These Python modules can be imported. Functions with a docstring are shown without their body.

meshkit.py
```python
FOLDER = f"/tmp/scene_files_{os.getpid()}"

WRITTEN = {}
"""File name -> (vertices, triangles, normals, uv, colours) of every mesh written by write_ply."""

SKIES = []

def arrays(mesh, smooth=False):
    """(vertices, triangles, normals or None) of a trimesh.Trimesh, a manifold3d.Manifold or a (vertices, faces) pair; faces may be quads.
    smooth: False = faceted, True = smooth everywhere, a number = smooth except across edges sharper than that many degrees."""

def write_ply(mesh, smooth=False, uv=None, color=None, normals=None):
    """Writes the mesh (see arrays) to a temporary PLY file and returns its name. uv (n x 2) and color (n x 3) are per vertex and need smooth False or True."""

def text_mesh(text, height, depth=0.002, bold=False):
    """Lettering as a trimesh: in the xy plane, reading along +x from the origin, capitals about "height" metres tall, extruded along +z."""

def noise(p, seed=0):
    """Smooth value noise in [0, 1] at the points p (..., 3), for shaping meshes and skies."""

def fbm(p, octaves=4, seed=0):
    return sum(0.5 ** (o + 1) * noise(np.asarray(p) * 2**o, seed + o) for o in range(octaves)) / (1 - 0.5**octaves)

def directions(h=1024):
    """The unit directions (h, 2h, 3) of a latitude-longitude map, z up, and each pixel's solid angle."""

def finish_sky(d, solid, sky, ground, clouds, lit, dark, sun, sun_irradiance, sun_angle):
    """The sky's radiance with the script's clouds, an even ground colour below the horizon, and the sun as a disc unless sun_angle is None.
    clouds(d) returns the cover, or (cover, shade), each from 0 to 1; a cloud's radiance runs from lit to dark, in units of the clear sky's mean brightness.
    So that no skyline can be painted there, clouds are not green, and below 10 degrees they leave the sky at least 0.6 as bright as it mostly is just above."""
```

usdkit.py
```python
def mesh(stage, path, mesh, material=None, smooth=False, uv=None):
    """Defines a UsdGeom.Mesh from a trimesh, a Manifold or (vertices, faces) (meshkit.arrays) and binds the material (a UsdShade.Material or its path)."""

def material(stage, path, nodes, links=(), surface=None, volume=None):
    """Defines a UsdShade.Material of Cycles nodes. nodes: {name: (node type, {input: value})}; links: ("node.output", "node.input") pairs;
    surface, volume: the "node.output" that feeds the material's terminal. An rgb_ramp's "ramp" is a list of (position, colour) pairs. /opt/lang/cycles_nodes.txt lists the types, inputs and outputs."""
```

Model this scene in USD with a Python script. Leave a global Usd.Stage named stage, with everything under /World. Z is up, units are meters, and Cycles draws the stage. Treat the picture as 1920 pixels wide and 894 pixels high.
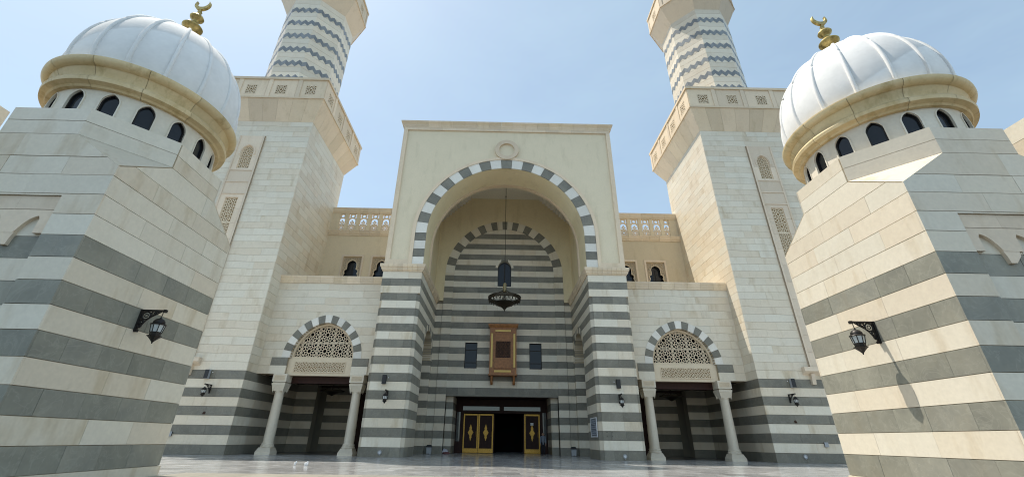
import math, random
import numpy as np, trimesh, manifold3d, usdkit, meshkit
from shapely.geometry import Polygon, Point, box as sbox
from shapely import affinity
from shapely.ops import unary_union
from pxr import Usd, UsdGeom, UsdLux, UsdShade, Gf, Sdf, Vt

stage = Usd.Stage.CreateInMemory()
UsdGeom.SetStageUpAxis(stage, UsdGeom.Tokens.z)
UsdGeom.SetStageMetersPerUnit(stage, 1.0)
UsdGeom.Xform.Define(stage, '/World')
UsdGeom.Scope.Define(stage, '/World/Looks')
PI = math.pi

# ---------------------------------------------------------------- camera
FPX, PCX, PCY = 790.64, 948.32, 442.87                 # in pixels of a 1920 wide picture
YAW, PITCH, ROLL = [math.radians(a) for a in (0.596, 25.770, 0.834)]
EYE = np.array([-0.286, -29.182, 1.036])
fw = np.array([math.sin(YAW) * math.cos(PITCH), math.cos(YAW) * math.cos(PITCH), math.sin(PITCH)])
rt = np.array([math.cos(YAW), -math.sin(YAW), 0.0]); up = np.cross(rt, fw)
R_ = math.cos(ROLL) * rt + math.sin(ROLL) * up; U_ = -math.sin(ROLL) * rt + math.cos(ROLL) * up
cam = UsdGeom.Camera.Define(stage, '/World/camera')
m4 = Gf.Matrix4d(*[float(x) for x in (*R_, 0, *U_, 0, *(-fw), 0, *EYE, 1)])
cam.AddTransformOp().Set(m4)
cam.CreateHorizontalApertureAttr(36.0); cam.CreateVerticalApertureAttr(36.0 * 476 / 1024)
cam.CreateFocalLengthAttr(FPX / 1920 * 36.0)
cam.CreateHorizontalApertureOffsetAttr((960 - PCX) / 1920 * 36.0)
cam.CreateVerticalApertureOffsetAttr((PCY - 447) / 1920 * 36.0)
cam.CreateClippingRangeAttr(Gf.Vec2f(0.05, 3000))
cam.CreateExposureAttr(0.4)

# ---------------------------------------------------------------- sky and sun
SUN = np.array([-0.40, 0.175, 1.0]); SUN /= np.linalg.norm(SUN)
ELEV = math.asin(SUN[2]); ROT = math.atan2(SUN[0], SUN[1])
def mat(name, nodes, links=(), surface=None, volume=None):
    return usdkit.material(stage, '/World/Looks/' + name, nodes, links, surface, volume)
sky_m = mat('sky_air', {
    's': ('sky_texture', {'sky_type': 'single_scattering', 'sun_disc': False, 'sun_elevation': ELEV, 'sun_rotation': ROT,
                          'altitude': 0.0, 'air_density': 1.0, 'aerosol_density': 1.2, 'ozone_density': 0.5}),
    'tc': ('texture_coordinate', {}), 'mp': ('mapping', {'scale': (1.2, 1.2, 3.2)}),
    'n': ('noise_texture', {'scale': 1.7, 'detail': 6.0, 'roughness': 0.62, 'distortion': 0.4}),
    'r': ('rgb_ramp', {'ramp': [(0.25, (0.30, 0.30, 0.30)), (0.80, (0.50, 0.50, 0.50))]}),
    'c': ('mix', {'color2': (3.8, 5.05, 5.5)}),
    'b': ('background_shader', {'strength': 0.14})},
    [('tc.generated', 'mp.vector'), ('mp.vector', 'n.vector'), ('n.fac', 'r.fac'), ('r.color', 'c.fac'), ('s.color', 'c.color1'), ('c.color', 'b.color')], 'b.background')
dome = UsdLux.DomeLight.Define(stage, '/World/sky')
dome.GetPrim().SetCustomDataByKey('kind', 'structure'); dome.GetPrim().SetCustomDataByKey('label', 'pale hazy blue sky over the mosque')
UsdShade.MaterialBindingAPI.Apply(dome.GetPrim()).Bind(sky_m)
sun = UsdLux.DistantLight.Define(stage, '/World/sun')
sun.CreateNormalizeAttr(True); sun.CreateIntensityAttr(1.08); sun.CreateAngleAttr(0.5); sun.CreateColorAttr(Gf.Vec3f(1.0, 0.945, 0.85))
zx = SUN; xx = np.cross([0, 0, 1.0], zx); xx /= np.linalg.norm(xx); yx = np.cross(zx, xx)
sun.AddTransformOp().Set(Gf.Matrix4d(*[float(v) for v in (*xx, 0, *yx, 0, *zx, 0, 0, 0, 100, 1)]))

# ---------------------------------------------------------------- materials
WARM = (1.04, 0.985, 0.90)
def stone_mat(name, col, col2, stain=0.0, stain_col=(0.42, 0.30, 0.15), off=0.0, rough=0.42, vein=None, vary=0.10, scale=1.0, bump=0.12, spec=0.4):
    col, col2 = (tuple(min(c * w, .85) for c, w in zip(k, WARM)) for k in (col, col2)) if name[:5] not in ('blue_', 'dome_', 'white', 'grey_') else (col, col2)
    n = {'g': ('geometry', {}), 'm1': ('mapping', {'location': (off, off * .7, off * 1.3), 'scale': (1, 1, 1)}),
         'n1': ('noise_texture', {'scale': 0.9 * scale, 'detail': 5.0, 'roughness': 0.6, 'distortion': 0.6}),
         'r1': ('rgb_ramp', {'ramp': [(0.32, col), (0.68, col2)]}),
         'm2': ('mapping', {'location': (off * 2, off, 0), 'scale': (1.1, 1.1, 0.28)}),
         'n2': ('noise_texture', {'scale': 1.1 * scale, 'detail': 4.0, 'roughness': 0.65}),
         'r2': ('rgb_ramp', {'ramp': [(0.54, (0, 0, 0)), (0.70, (stain,) * 3)]}),
         'x2': ('mix', {'color2': stain_col}),
         'n3': ('noise_texture', {'scale': 9.0 * scale, 'detail': 6.0, 'roughness': 0.7}),
         'r3': ('rgb_ramp', {'ramp': [(0.3, (0.93,) * 3), (0.7, (1.05,) * 3)]}),
         'x3': ('mix', {'mix_type': 'multiply', 'fac': 1.0}),
         'oi': ('object_info', {}), 'ma': ('math', {'math_type': 'multiply_add', 'value2': 2 * vary, 'value3': 1 - vary}),
         'x4': ('mix', {'mix_type': 'multiply', 'fac': 1.0}),
         'bp': ('bump', {'strength': bump, 'distance': 0.01}),
         'p': ('principled_bsdf', {'roughness': rough, 'specular_ior_level': spec})}
    l = [('g.position', 'm1.vector'), ('m1.vector', 'n1.vector'), ('n1.fac', 'r1.fac'), ('g.position', 'm2.vector'), ('m2.vector', 'n2.vector'), ('n2.fac', 'r2.fac'),
         ('r2.color', 'x2.fac'), ('m1.vector', 'n3.vector'), ('n3.fac', 'r3.fac'), ('r3.color', 'x3.color2'),
         ('oi.random', 'ma.value1'), ('x3.color', 'x4.color1'), ('ma.value', 'x4.color2'), ('x4.color', 'p.base_color'),
         ('n3.fac', 'bp.height'), ('bp.normal', 'p.normal'), ('x2.color', 'x3.color1')]
    last = 'r1.color'
    if vein:
        n['nv'] = ('noise_texture', {'scale': 1.6 * scale, 'detail': 7.0, 'roughness': 0.55, 'distortion': 1.4})
        n['rv'] = ('rgb_ramp', {'ramp': [(0.47, (0, 0, 0)), (0.50, (0.28,) * 3), (0.53, (0, 0, 0))]})
        n['xv'] = ('mix', {'color2': vein})
        l += [('m1.vector', 'nv.vector'), ('nv.fac', 'rv.fac'), ('rv.color', 'xv.fac'), ('r1.color', 'xv.color1')]
        last = 'xv.color'
    l.append((last, 'x2.color1'))
    return mat(name, n, l, 'p.BSDF')
CREAM = [stone_mat('cream_marble_%d' % i, c, c2, st, off=3.1 * i, vary=0.035) for i, (c, c2, st) in enumerate([
    ((0.66, 0.625, 0.54), (0.70, 0.665, 0.585), 0.30), ((0.68, 0.635, 0.545), (0.66, 0.61, 0.51), 0.5), ((0.67, 0.61, 0.51), (0.65, 0.59, 0.49), 0.40),
    ((0.70, 0.675, 0.60), (0.67, 0.64, 0.56), 0.22), ((0.68, 0.64, 0.555), (0.70, 0.665, 0.58), 0.30), ((0.68, 0.63, 0.535), (0.66, 0.60, 0.505), 0.40)])]
GREY = [stone_mat('grey_marble_%d' % i, c, c2, 0.25, (0.24, 0.205, 0.14), off=5.7 * i + 1, vary=0.09, vein=(0.38, 0.365, 0.30), scale=1.2) for i, (c, c2) in enumerate([
    ((0.215, 0.208, 0.166), (0.295, 0.282, 0.225)), ((0.27, 0.26, 0.205), (0.20, 0.194, 0.158)), ((0.23, 0.224, 0.185), (0.305, 0.288, 0.228))])]
GREYK = GREY
GREY = [stone_mat('dark_grey_marble_%d' % i, c, c2, 0.2, (0.20, 0.175, 0.13), off=6.7 * i + 2, vary=0.09, vein=(0.30, 0.29, 0.25), scale=1.2) for i, (c, c2) in enumerate([
    ((0.15, 0.148, 0.128), (0.215, 0.21, 0.18)), ((0.195, 0.19, 0.16), (0.145, 0.143, 0.126)), ((0.16, 0.16, 0.143), (0.225, 0.218, 0.185))])]
GREYZ = [stone_mat('blue_grey_stone_%d' % i, c, tuple(x * 1.12 for x in c), 0.0, off=9 + 2 * i, vary=0.08) for i, c in enumerate([(0.195, 0.208, 0.212), (0.225, 0.238, 0.243), (0.17, 0.182, 0.188)])]
WHITEV = stone_mat('white_marble', (0.71, 0.665, 0.58), (0.75, 0.705, 0.62), 0.08, off=11)
SHAFT = [stone_mat('pale_shaft_stone', (0.71, 0.67, 0.58), (0.68, 0.63, 0.54), 0.15, off=14), stone_mat('pale_shaft_stone_warm', (0.68, 0.62, 0.52), (0.71, 0.66, 0.57), 0.15, off=17)]
TRIM = [stone_mat('carved_trim_stone', (0.66, 0.55, 0.41), (0.69, 0.59, 0.455), 0.35, (0.45, 0.33, 0.17), off=21, rough=0.6), stone_mat('carved_trim_stone_pale', (0.69, 0.585, 0.455), (0.66, 0.555, 0.43), 0.3, (0.46, 0.34, 0.19), off=23, rough=0.6)]
FRAME = stone_mat('window_frame_stone', (0.66, 0.56, 0.45), (0.69, 0.605, 0.50), 0.25, off=26, rough=0.6)
RING = stone_mat('stained_ring_stone', (0.66, 0.55, 0.35), (0.58, 0.465, 0.26), 0.65, (0.36, 0.25, 0.09), off=29, rough=0.6, scale=1.6)
PLASTER = stone_mat('portal_plaster', (0.66, 0.60, 0.47), (0.69, 0.625, 0.495), 0.4, (0.55, 0.47, 0.32), off=31, rough=0.85, scale=1.4, bump=0.05, spec=0.2)
YPLASTER = stone_mat('vault_plaster', (0.75, 0.665, 0.46), (0.77, 0.69, 0.49), 0.25, (0.46, 0.35, 0.19), off=34, rough=0.85, bump=0.05, spec=0.2)
UPLASTER = stone_mat('terrace_plaster', (0.68, 0.60, 0.46), (0.65, 0.57, 0.43), 0.3, (0.5, 0.39, 0.24), off=37, rough=0.85, bump=0.05, spec=0.2)
MORTAR = stone_mat('mortar', (0.40, 0.34, 0.25), (0.44, 0.375, 0.28), 0.0, off=40, rough=0.9, bump=0.0, spec=0.1)
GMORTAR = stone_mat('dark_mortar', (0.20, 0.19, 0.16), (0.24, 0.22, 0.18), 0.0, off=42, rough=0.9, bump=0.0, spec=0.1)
DOMEW = stone_mat('dome_paint', (0.77, 0.755, 0.725), (0.785, 0.77, 0.74), 0.0, (0.5, 0.47, 0.42), off=44, rough=0.85, vary=0.0, scale=0.3, bump=0.0, spec=0.15)
CARVED = stone_mat('carved_ground_stone', (0.27, 0.20, 0.115), (0.31, 0.235, 0.14), 0.1, off=53, rough=0.9, vary=0.02, bump=0.0)
DRUMW = stone_mat('drum_plaster', (0.70, 0.665, 0.585), (0.73, 0.70, 0.625), 0.15, off=46, rough=0.7, vary=0.0)
COLUMN = stone_mat('column_marble', (0.60, 0.56, 0.48), (0.65, 0.61, 0.53), 0.1, off=48, rough=0.4, vary=0.02)
LATT = stone_mat('lattice_stone', (0.66, 0.57, 0.44), (0.69, 0.60, 0.47), 0.1, off=50, rough=0.7, vary=0.02)
def plain(name, col, rough=0.5, metal=0.0, spec=0.5, noise=0.12, scale=14.0):
    return mat(name, {'g': ('geometry', {}), 'n': ('noise_texture', {'scale': scale, 'detail': 4.0}),
                      'r': ('rgb_ramp', {'ramp': [(0.3, tuple(c * (1 - noise) for c in col)), (0.7, tuple(min(1, c * (1 + noise)) for c in col))]}),
                      'p': ('principled_bsdf', {'roughness': rough, 'metallic': metal, 'specular_ior_level': spec})},
               [('g.position', 'n.vector'), ('n.fac', 'r.fac'), ('r.color', 'p.base_color')], 'p.BSDF')
GOLD = plain('gilt_metal', (0.48, 0.36, 0.14), 0.45, 1.0, noise=0.35, scale=9)
GILT = plain('door_gilding', (0.34, 0.20, 0.05), 0.34, 1.0, noise=0.25, scale=20)
IRON = plain('dark_iron', (0.028, 0.024, 0.021), 0.45, 0.6)
BRONZE = plain('chandelier_bronze', (0.055, 0.045, 0.032), 0.4, 0.8, noise=0.3)
GLASS = plain('dark_glass', (0.008, 0.009, 0.011), 0.05, 0.0, 0.4)
REFLGLASS = mat('tinted_glass', {'p': ('principled_bsdf', {'base_color': (0.02, 0.03, 0.035), 'roughness': 0.06, 'ior': 1.9})}, [], 'p.BSDF')
PALEGLASS = plain('lantern_glass', (0.50, 0.52, 0.50), 0.25, 0.0, 0.6)
WOOD = plain('oak_wood', (0.30, 0.12, 0.033), 0.4, 0.0, 0.5, 0.25, 6)
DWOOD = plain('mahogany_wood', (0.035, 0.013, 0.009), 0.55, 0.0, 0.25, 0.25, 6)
INLAY = plain('yellow_inlay', (0.62, 0.42, 0.12), 0.4, 0.3, noise=0.3, scale=60)
BLACK = plain('black_plastic', (0.015, 0.015, 0.016), 0.5)
GREYP = plain('grey_plastic', (0.33, 0.34, 0.35), 0.5)
WHITEP = plain('white_plastic', (0.72, 0.72, 0.72), 0.5)
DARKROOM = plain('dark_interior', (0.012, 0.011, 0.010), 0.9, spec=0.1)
CEILW = plain('ceiling_plaster', (0.70, 0.66, 0.56), 0.9, spec=0.1)
BOARD = plain('notice_board', (0.30, 0.33, 0.37), 0.5)
INK = plain('notice_ink', (0.02, 0.022, 0.025), 0.7)
SKIN = plain('skin', (0.30, 0.17, 0.11), 0.6)
HAIR = plain('black_hair', (0.012, 0.010, 0.010), 0.6)
SHIRT = plain('grey_shirt', (0.16, 0.18, 0.21), 0.9, spec=0.1)
TROUSER = plain('dark_trousers', (0.022, 0.022, 0.026), 0.9, spec=0.1)
CLOTH = plain('white_cloth', (0.55, 0.54, 0.58), 0.9, spec=0.1, noise=0.3)
PINK = plain('faded_pink_cloth', (0.20, 0.10, 0.10), 0.9, spec=0.1)

def floor_mat(name, off, tint=1.0, brick=False):
    base = ((0.35 * tint, 0.345 * tint, 0.335 * tint), (0.45 * tint, 0.442 * tint, 0.425 * tint))
    n = {'g': ('geometry', {}), 'm': ('mapping', {'location': (off, off * 2, 0)}), 'n1': ('noise_texture', {'scale': 0.6, 'detail': 6.0, 'roughness': 0.6, 'distortion': 1.0}),
         'r1': ('rgb_ramp', {'ramp': [(0.3, base[0]), (0.7, base[1])]}),
         'm2': ('mapping', {'location': (off, 0, 0), 'scale': (0.35, 2.2, 1)}), 'nv': ('noise_texture', {'scale': 0.8, 'detail': 7.0, 'distortion': 1.8}),
         'rv': ('rgb_ramp', {'ramp': [(0.42, (0, 0, 0)), (0.5, (0.55,) * 3), (0.58, (0, 0, 0))]}), 'xv': ('mix', {'color2': (0.21, 0.212, 0.21)}),
         'nr': ('noise_texture', {'scale': 2.2, 'detail': 4.0}), 'rr': ('rgb_ramp', {'ramp': [(0.3, (0.10,) * 3), (0.7, (0.22,) * 3)]}),
         'oi': ('object_info', {}), 'ma': ('math', {'math_type': 'multiply_add', 'value2': 0.30, 'value3': 0.84}), 'x4': ('mix', {'mix_type': 'multiply', 'fac': 1.0}),
         'p': ('principled_bsdf', {'specular_ior_level': 0.5})}
    l = [('g.position', 'm.vector'), ('m.vector', 'n1.vector'), ('n1.fac', 'r1.fac'), ('g.position', 'm2.vector'), ('m2.vector', 'nv.vector'), ('nv.fac', 'rv.fac'),
         ('rv.color', 'xv.fac'), ('r1.color', 'xv.color1'), ('m.vector', 'nr.vector'), ('nr.fac', 'rr.fac'), ('rr.color', 'p.roughness'),
         ('oi.random', 'ma.value1'), ('ma.value', 'x4.color2')]
    if brick:
        n['bk'] = ('brick_texture', {'scale': 1.0, 'brick_width': 1.0, 'row_height': 1.0, 'offset': 0.5, 'mortar_size': 0.016, 'color1': (0.78,) * 3, 'color2': (1.12,) * 3, 'mortar': (0.38, 0.37, 0.35)})
        n['xb'] = ('mix', {'mix_type': 'multiply', 'fac': 1.0})
        l += [('g.position', 'bk.vector'), ('xv.color', 'xb.color1'), ('bk.color', 'xb.color2'), ('xb.color', 'x4.color1')]
    else:
        l += [('xv.color', 'x4.color1')]
    l.append(('x4.color', 'p.base_color'))
    return mat(name, n, l, 'p.BSDF')
BORDER = [stone_mat('border_stone_%d' % i, (.29, .285, .255), (.34, .333, .30), .15, off=60 + i, rough=.35) for i in range(2)]
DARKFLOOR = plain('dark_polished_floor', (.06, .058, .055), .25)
ASPHALT = plain('asphalt', (.05, .05, .052), .9, spec=.2)
FLOOR = floor_mat('plaza_marble', 0.0, brick=True)
TILE = [floor_mat('plaza_tile_%d' % i, 3.7 * i, t) for i, t in enumerate((0.86, 1.0, 1.12))]

# ---------------------------------------------------------------- helpers
COUNT = {}
class Thing:
    def __init__(self, prim, loc): self.prim, self.loc, self.path = prim, np.asarray(loc, float), str(prim.GetPath())
def numbered(parent, name):
    k = (parent, name); i = COUNT.get(k, 0); COUNT[k] = i + 1
    return parent + '/' + (name if i == 0 else '%s_%03d' % (name, i))
def meta(prim, label=None, cat=None, group=None, kind=None):
    for k, v in (('label', label), ('category', cat), ('group', group), ('kind', kind)):
        if v: prim.SetCustomDataByKey(k, v)
def thing(name, label, cat, loc=(0, 0, 0), group=None, kind=None):
    x = UsdGeom.Xform.Define(stage, numbered('/World', name)); x.AddTranslateOp().Set(Gf.Vec3d(*map(float, loc)))
    meta(x.GetPrim(), label, cat, group, kind)
    return Thing(x.GetPrim(), loc)
def vf(m):
    if isinstance(m, tuple): return np.asarray(m[0], float), np.asarray(m[1], int)
    v, f, _ = meshkit.arrays(m); return np.asarray(v, float), np.asarray(f, int)
def join(ms):
    V, F, o = [], [], 0
    for m in ms:
        v, f = vf(m); V.append(v); F.append(f + o); o += len(v)
    return np.vstack(V), np.vstack(F)
def part(t, name, mesh, material, smooth=False, label=None, kind=None, sub=None):
    """one Mesh under the thing t (or under its part sub), points relative to the thing's base"""
    parent = sub if sub else t.path
    v, f = vf(mesh)
    p = usdkit.mesh(stage, numbered(parent, name), (v - t.loc, f), material, smooth)
    meta(p.GetPrim(), label, None, None, kind)
    return str(p.GetPrim().GetPath())
def single(name, mesh, material, label, cat=None, group=None, kind=None, smooth=False):
    p = usdkit.mesh(stage, numbered('/World', name), vf(mesh), material, smooth); meta(p.GetPrim(), label, cat, group, kind)
    return p
BF = np.array([[0, 2, 1], [0, 3, 2], [4, 5, 6], [4, 6, 7], [0, 1, 5], [0, 5, 4], [1, 2, 6], [1, 6, 5], [2, 3, 7], [2, 7, 6], [3, 0, 4], [3, 4, 7]])
def bx(x0, x1, y0, y1, z0, z1):
    x0, x1 = min(x0, x1), max(x0, x1)
    return np.array([(x0, y0, z0), (x1, y0, z0), (x1, y1, z0), (x0, y1, z0), (x0, y0, z1), (x1, y0, z1), (x1, y1, z1), (x0, y1, z1)], float), BF
def hull(pts):
    return vf(manifold3d.Manifold.hull_points(np.asarray(pts, float)))
def polys(g):
    if g.is_empty: return []
    return [p for p in (g.geoms if hasattr(g, 'geoms') else [g]) if isinstance(p, Polygon) and p.area > 1e-4]
def extr(poly, d0, d1):
    """polygon in (u, z) extruded along depth from d0 to d1 -> (v, f) in (u, z, d)"""
    out = []
    for p in polys(poly):
        m = trimesh.creation.extrude_polygon(p, d1 - d0, engine='earcut')
        out.append((np.array(m.vertices) + [0, 0, d0], np.array(m.faces)))
    return join(out)
class Face:
    """a vertical plane: point = O + u*U + z*Z + d*N"""
    def __init__(self, O, U, N):
        self.O, self.U, self.N = (np.asarray(a, float) for a in (O, U, N))
        self.flip = np.linalg.det(np.stack([self.U, [0, 0, 1], self.N])) < 0
    def __call__(self, m):
        v, f = vf(m)
        w = self.O + v[:, :1] * self.U + v[:, 1:2] * np.array([0, 0, 1.0]) + v[:, 2:3] * self.N
        return w, (f[:, ::-1] if self.flip else f)
FRONT = lambda y: Face((0, y, 0), (1, 0, 0), (0, -1, 0))
def SIDE(x, sg): return Face((x, 0, 0), (0, 1, 0), (sg, 0, 0))          # normal sg*x, u = world y
def mirror(m, sg):
    v, f = vf(m)
    return (v, f) if sg > 0 else (v * [-1, 1, 1], f[:, ::-1])
def tube(pts, r, n=8, closed=False):
    pts = np.asarray(pts, float); k = len(pts); rr = np.broadcast_to(r, (k,))
    V = []
    for i in range(k):
        a, b = (pts[(i - 1) % k], pts[(i + 1) % k]) if closed else (pts[max(i - 1, 0)], pts[min(i + 1, k - 1)])
        t = (b - a) / np.linalg.norm(b - a); h = np.array([0, 0, 1.0]) if abs(t[2]) < 0.9 else np.array([1.0, 0, 0])
        p = np.cross(t, h); p /= np.linalg.norm(p); q = np.cross(t, p)
        V += [pts[i] + rr[i] * (math.cos(a2) * p + math.sin(a2) * q) for a2 in np.linspace(0, 2 * PI, n, endpoint=False)]
    F = []
    for i in range(k if closed else k - 1):
        for j in range(n):
            a, b, c, d = i * n + j, i * n + (j + 1) % n, ((i + 1) % k) * n + (j + 1) % n, ((i + 1) % k) * n + j
            F += [(a, c, b), (a, d, c)]
    if not closed:
        V += [pts[0], pts[-1]]
        for j in range(n):
            F += [(len(V) - 2, j, (j + 1) % n), (len(V) - 1, (k - 1) * n + (j + 1) % n, (k - 1) * n + j)]
    return np.array(V), np.array(F)
def lathe(prof, n=48, c=(0, 0), a0=0.0, a1=2 * PI):
    """revolve (r, z) profile (bottom to top on the outside) about the vertical through c"""
    full = abs(a1 - a0 - 2 * PI) < 1e-6
    prof = np.asarray(prof, float); A = np.linspace(a0, a1, n, endpoint=not full) if not full else np.linspace(a0, a1, n, endpoint=False)
    V = [(c[0] + r * math.cos(a), c[1] + r * math.sin(a), z) for a in A for r, z in prof]; k = len(prof); F = []
    for i in range(n if full else n - 1):
        for j in range(k - 1):
            a, b = i * k + j, ((i + 1) % n) * k + j
            F += [(a, b, b + 1), (a, b + 1, a + 1)]
    return np.array(V), np.array(F)
def arcpts(cx, cz, r, a0, a1, n=24):
    return [(cx + r * math.cos(a), cz + r * math.sin(a)) for a in np.linspace(a0, a1, n)]
def round_arch(cx, r, spring, z0, n=48):
    return Polygon([(cx - r, z0)] + [(cx + r * math.cos(a), spring + r * math.sin(a)) for a in np.linspace(PI, 0, n)] + [(cx + r, z0)])
def point_arch(cx, a, e, spring, z0, n=20):
    """two-centred arch, half width a, centres e beyond the axis"""
    R = a + e; th = math.acos(e / R)
    rgt = arcpts(cx - e, spring, R, 0, th, n); lft = [(2 * cx - x, z) for x, z in rgt[::-1]]
    return Polygon([(cx - a, z0)] + lft[:0] + [(2 * cx - x, z) for x, z in rgt] + rgt[::-1][1:] + [(cx + a, z0)])
def vous(cx, cz, r0, r1, a0, a1, n=5):
    return Polygon(arcpts(cx, cz, r0, a0, a1, n) + arcpts(cx, cz, r1, a1, a0, n))

def pick(kind, rng):
    return rng.choice(GREY) if kind == 'g' else rng.choice(CREAM)
def pick_pav(kind, rng):
    return rng.choice(GREYK) if kind == 'g' else rng.choice(CREAM)
def lay(t, face, region, zs, kinds, length, gap, seed, thick=0.05, names=('cream_block', 'grey_block'), mats=None, hgap=None, limit=None):
    """courses of separate stones over REGION (u, z) on FACE: front at d = 0, back at d = -thick"""
    rng = random.Random(seed); u0, _, u1, _ = region.bounds; hgap = gap if hgap is None else hgap
    for i, (za, zb) in enumerate(zip(zs[:-1], zs[1:])):
        k = kinds[i] if not callable(kinds) else kinds(i)
        L = length[k] if isinstance(length, dict) else length
        row = region.intersection(sbox(u0 - 1, za + hgap / 2, u1 + 1, zb - hgap / 2))
        for piece in polys(row):
            a, _, b, _ = piece.bounds; n = max(1, round((b - a) / L))
            if n == 1: cuts = [a, b]
            else:
                w = (b - a) / n; sh = (0.22 if i % 2 else -0.22) * w
                cuts = [a] + [a + w * j + sh + rng.uniform(-0.12, 0.12) * w for j in range(1, n)] + [b]
            for ca, cb in zip(cuts[:-1], cuts[1:]):
                cell = piece.intersection(sbox(ca + (gap / 2 if ca > a else 0), za - 1, cb - (gap / 2 if cb < b else 0), zb + 1))
                for q in polys(cell):
                    if q.area < 0.01: continue
                    m_ = mats(k, rng) if mats else pick(k, rng)
                    dp = rng.uniform(-0.004, 0.003)
                    part(t, names[0] if k != 'g' else names[1], face(extr(q, -thick, dp)), m_)
C_ = 0.55
STRIPE = lambda i: 'g' if i % 2 == 0 else 'c'

def rosette_holes(cx, cy, s, seed=0):
    H = []
    reg = lambda x, y, r, n, a=0: Polygon([(x + r * math.cos(a + 2 * PI * i / n), y + r * math.sin(a + 2 * PI * i / n)) for i in range(n)])
    H.append(reg(cx, cy, 0.115 * s, 10))
    for i in range(10):
        a = 2 * PI * i / 10
        H.append(reg(cx + 0.225 * s * math.cos(a), cy + 0.225 * s * math.sin(a), 0.055 * s, 5, a))
        a += PI / 10
        H.append(reg(cx + 0.335 * s * math.cos(a), cy + 0.335 * s * math.sin(a), 0.066 * s, 5, a + PI))
        a += PI / 10
        H.append(reg(cx + 0.435 * s * math.cos(a), cy + 0.435 * s * math.sin(a), 0.042 * s, 4, a))
    for dx, dy in ((1, 1), (1, -1), (-1, 1), (-1, -1)):
        H.append(reg(cx + 0.5 * s * dx, cy + 0.5 * s * dy, 0.105 * s, 8))
        for a in (0, 1, 2, 3):
            H.append(reg(cx + dx * 0.5 * s + 0.19 * s * math.cos(a * PI / 2 + PI / 4), cy + dy * 0.5 * s + 0.19 * s * math.sin(a * PI / 2 + PI / 4), 0.05 * s, 5))
    return H
from scipy.spatial import Voronoi
UNIT = [(0, 0)] + [(.255 * math.cos(2 * PI * i / 10), .255 * math.sin(2 * PI * i / 10)) for i in range(10)] + [(.355 * math.cos(2 * PI * (i + .5) / 10), .355 * math.sin(2 * PI * (i + .5) / 10)) for i in range(10)] \
    + [(.5, .5), (.5, .0), (.0, .5), (.5, .24), (.5, -.24), (.24, .5), (-.24, .5), (.34, .36), (-.34, .36), (.34, -.36), (-.34, -.36)]
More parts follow.
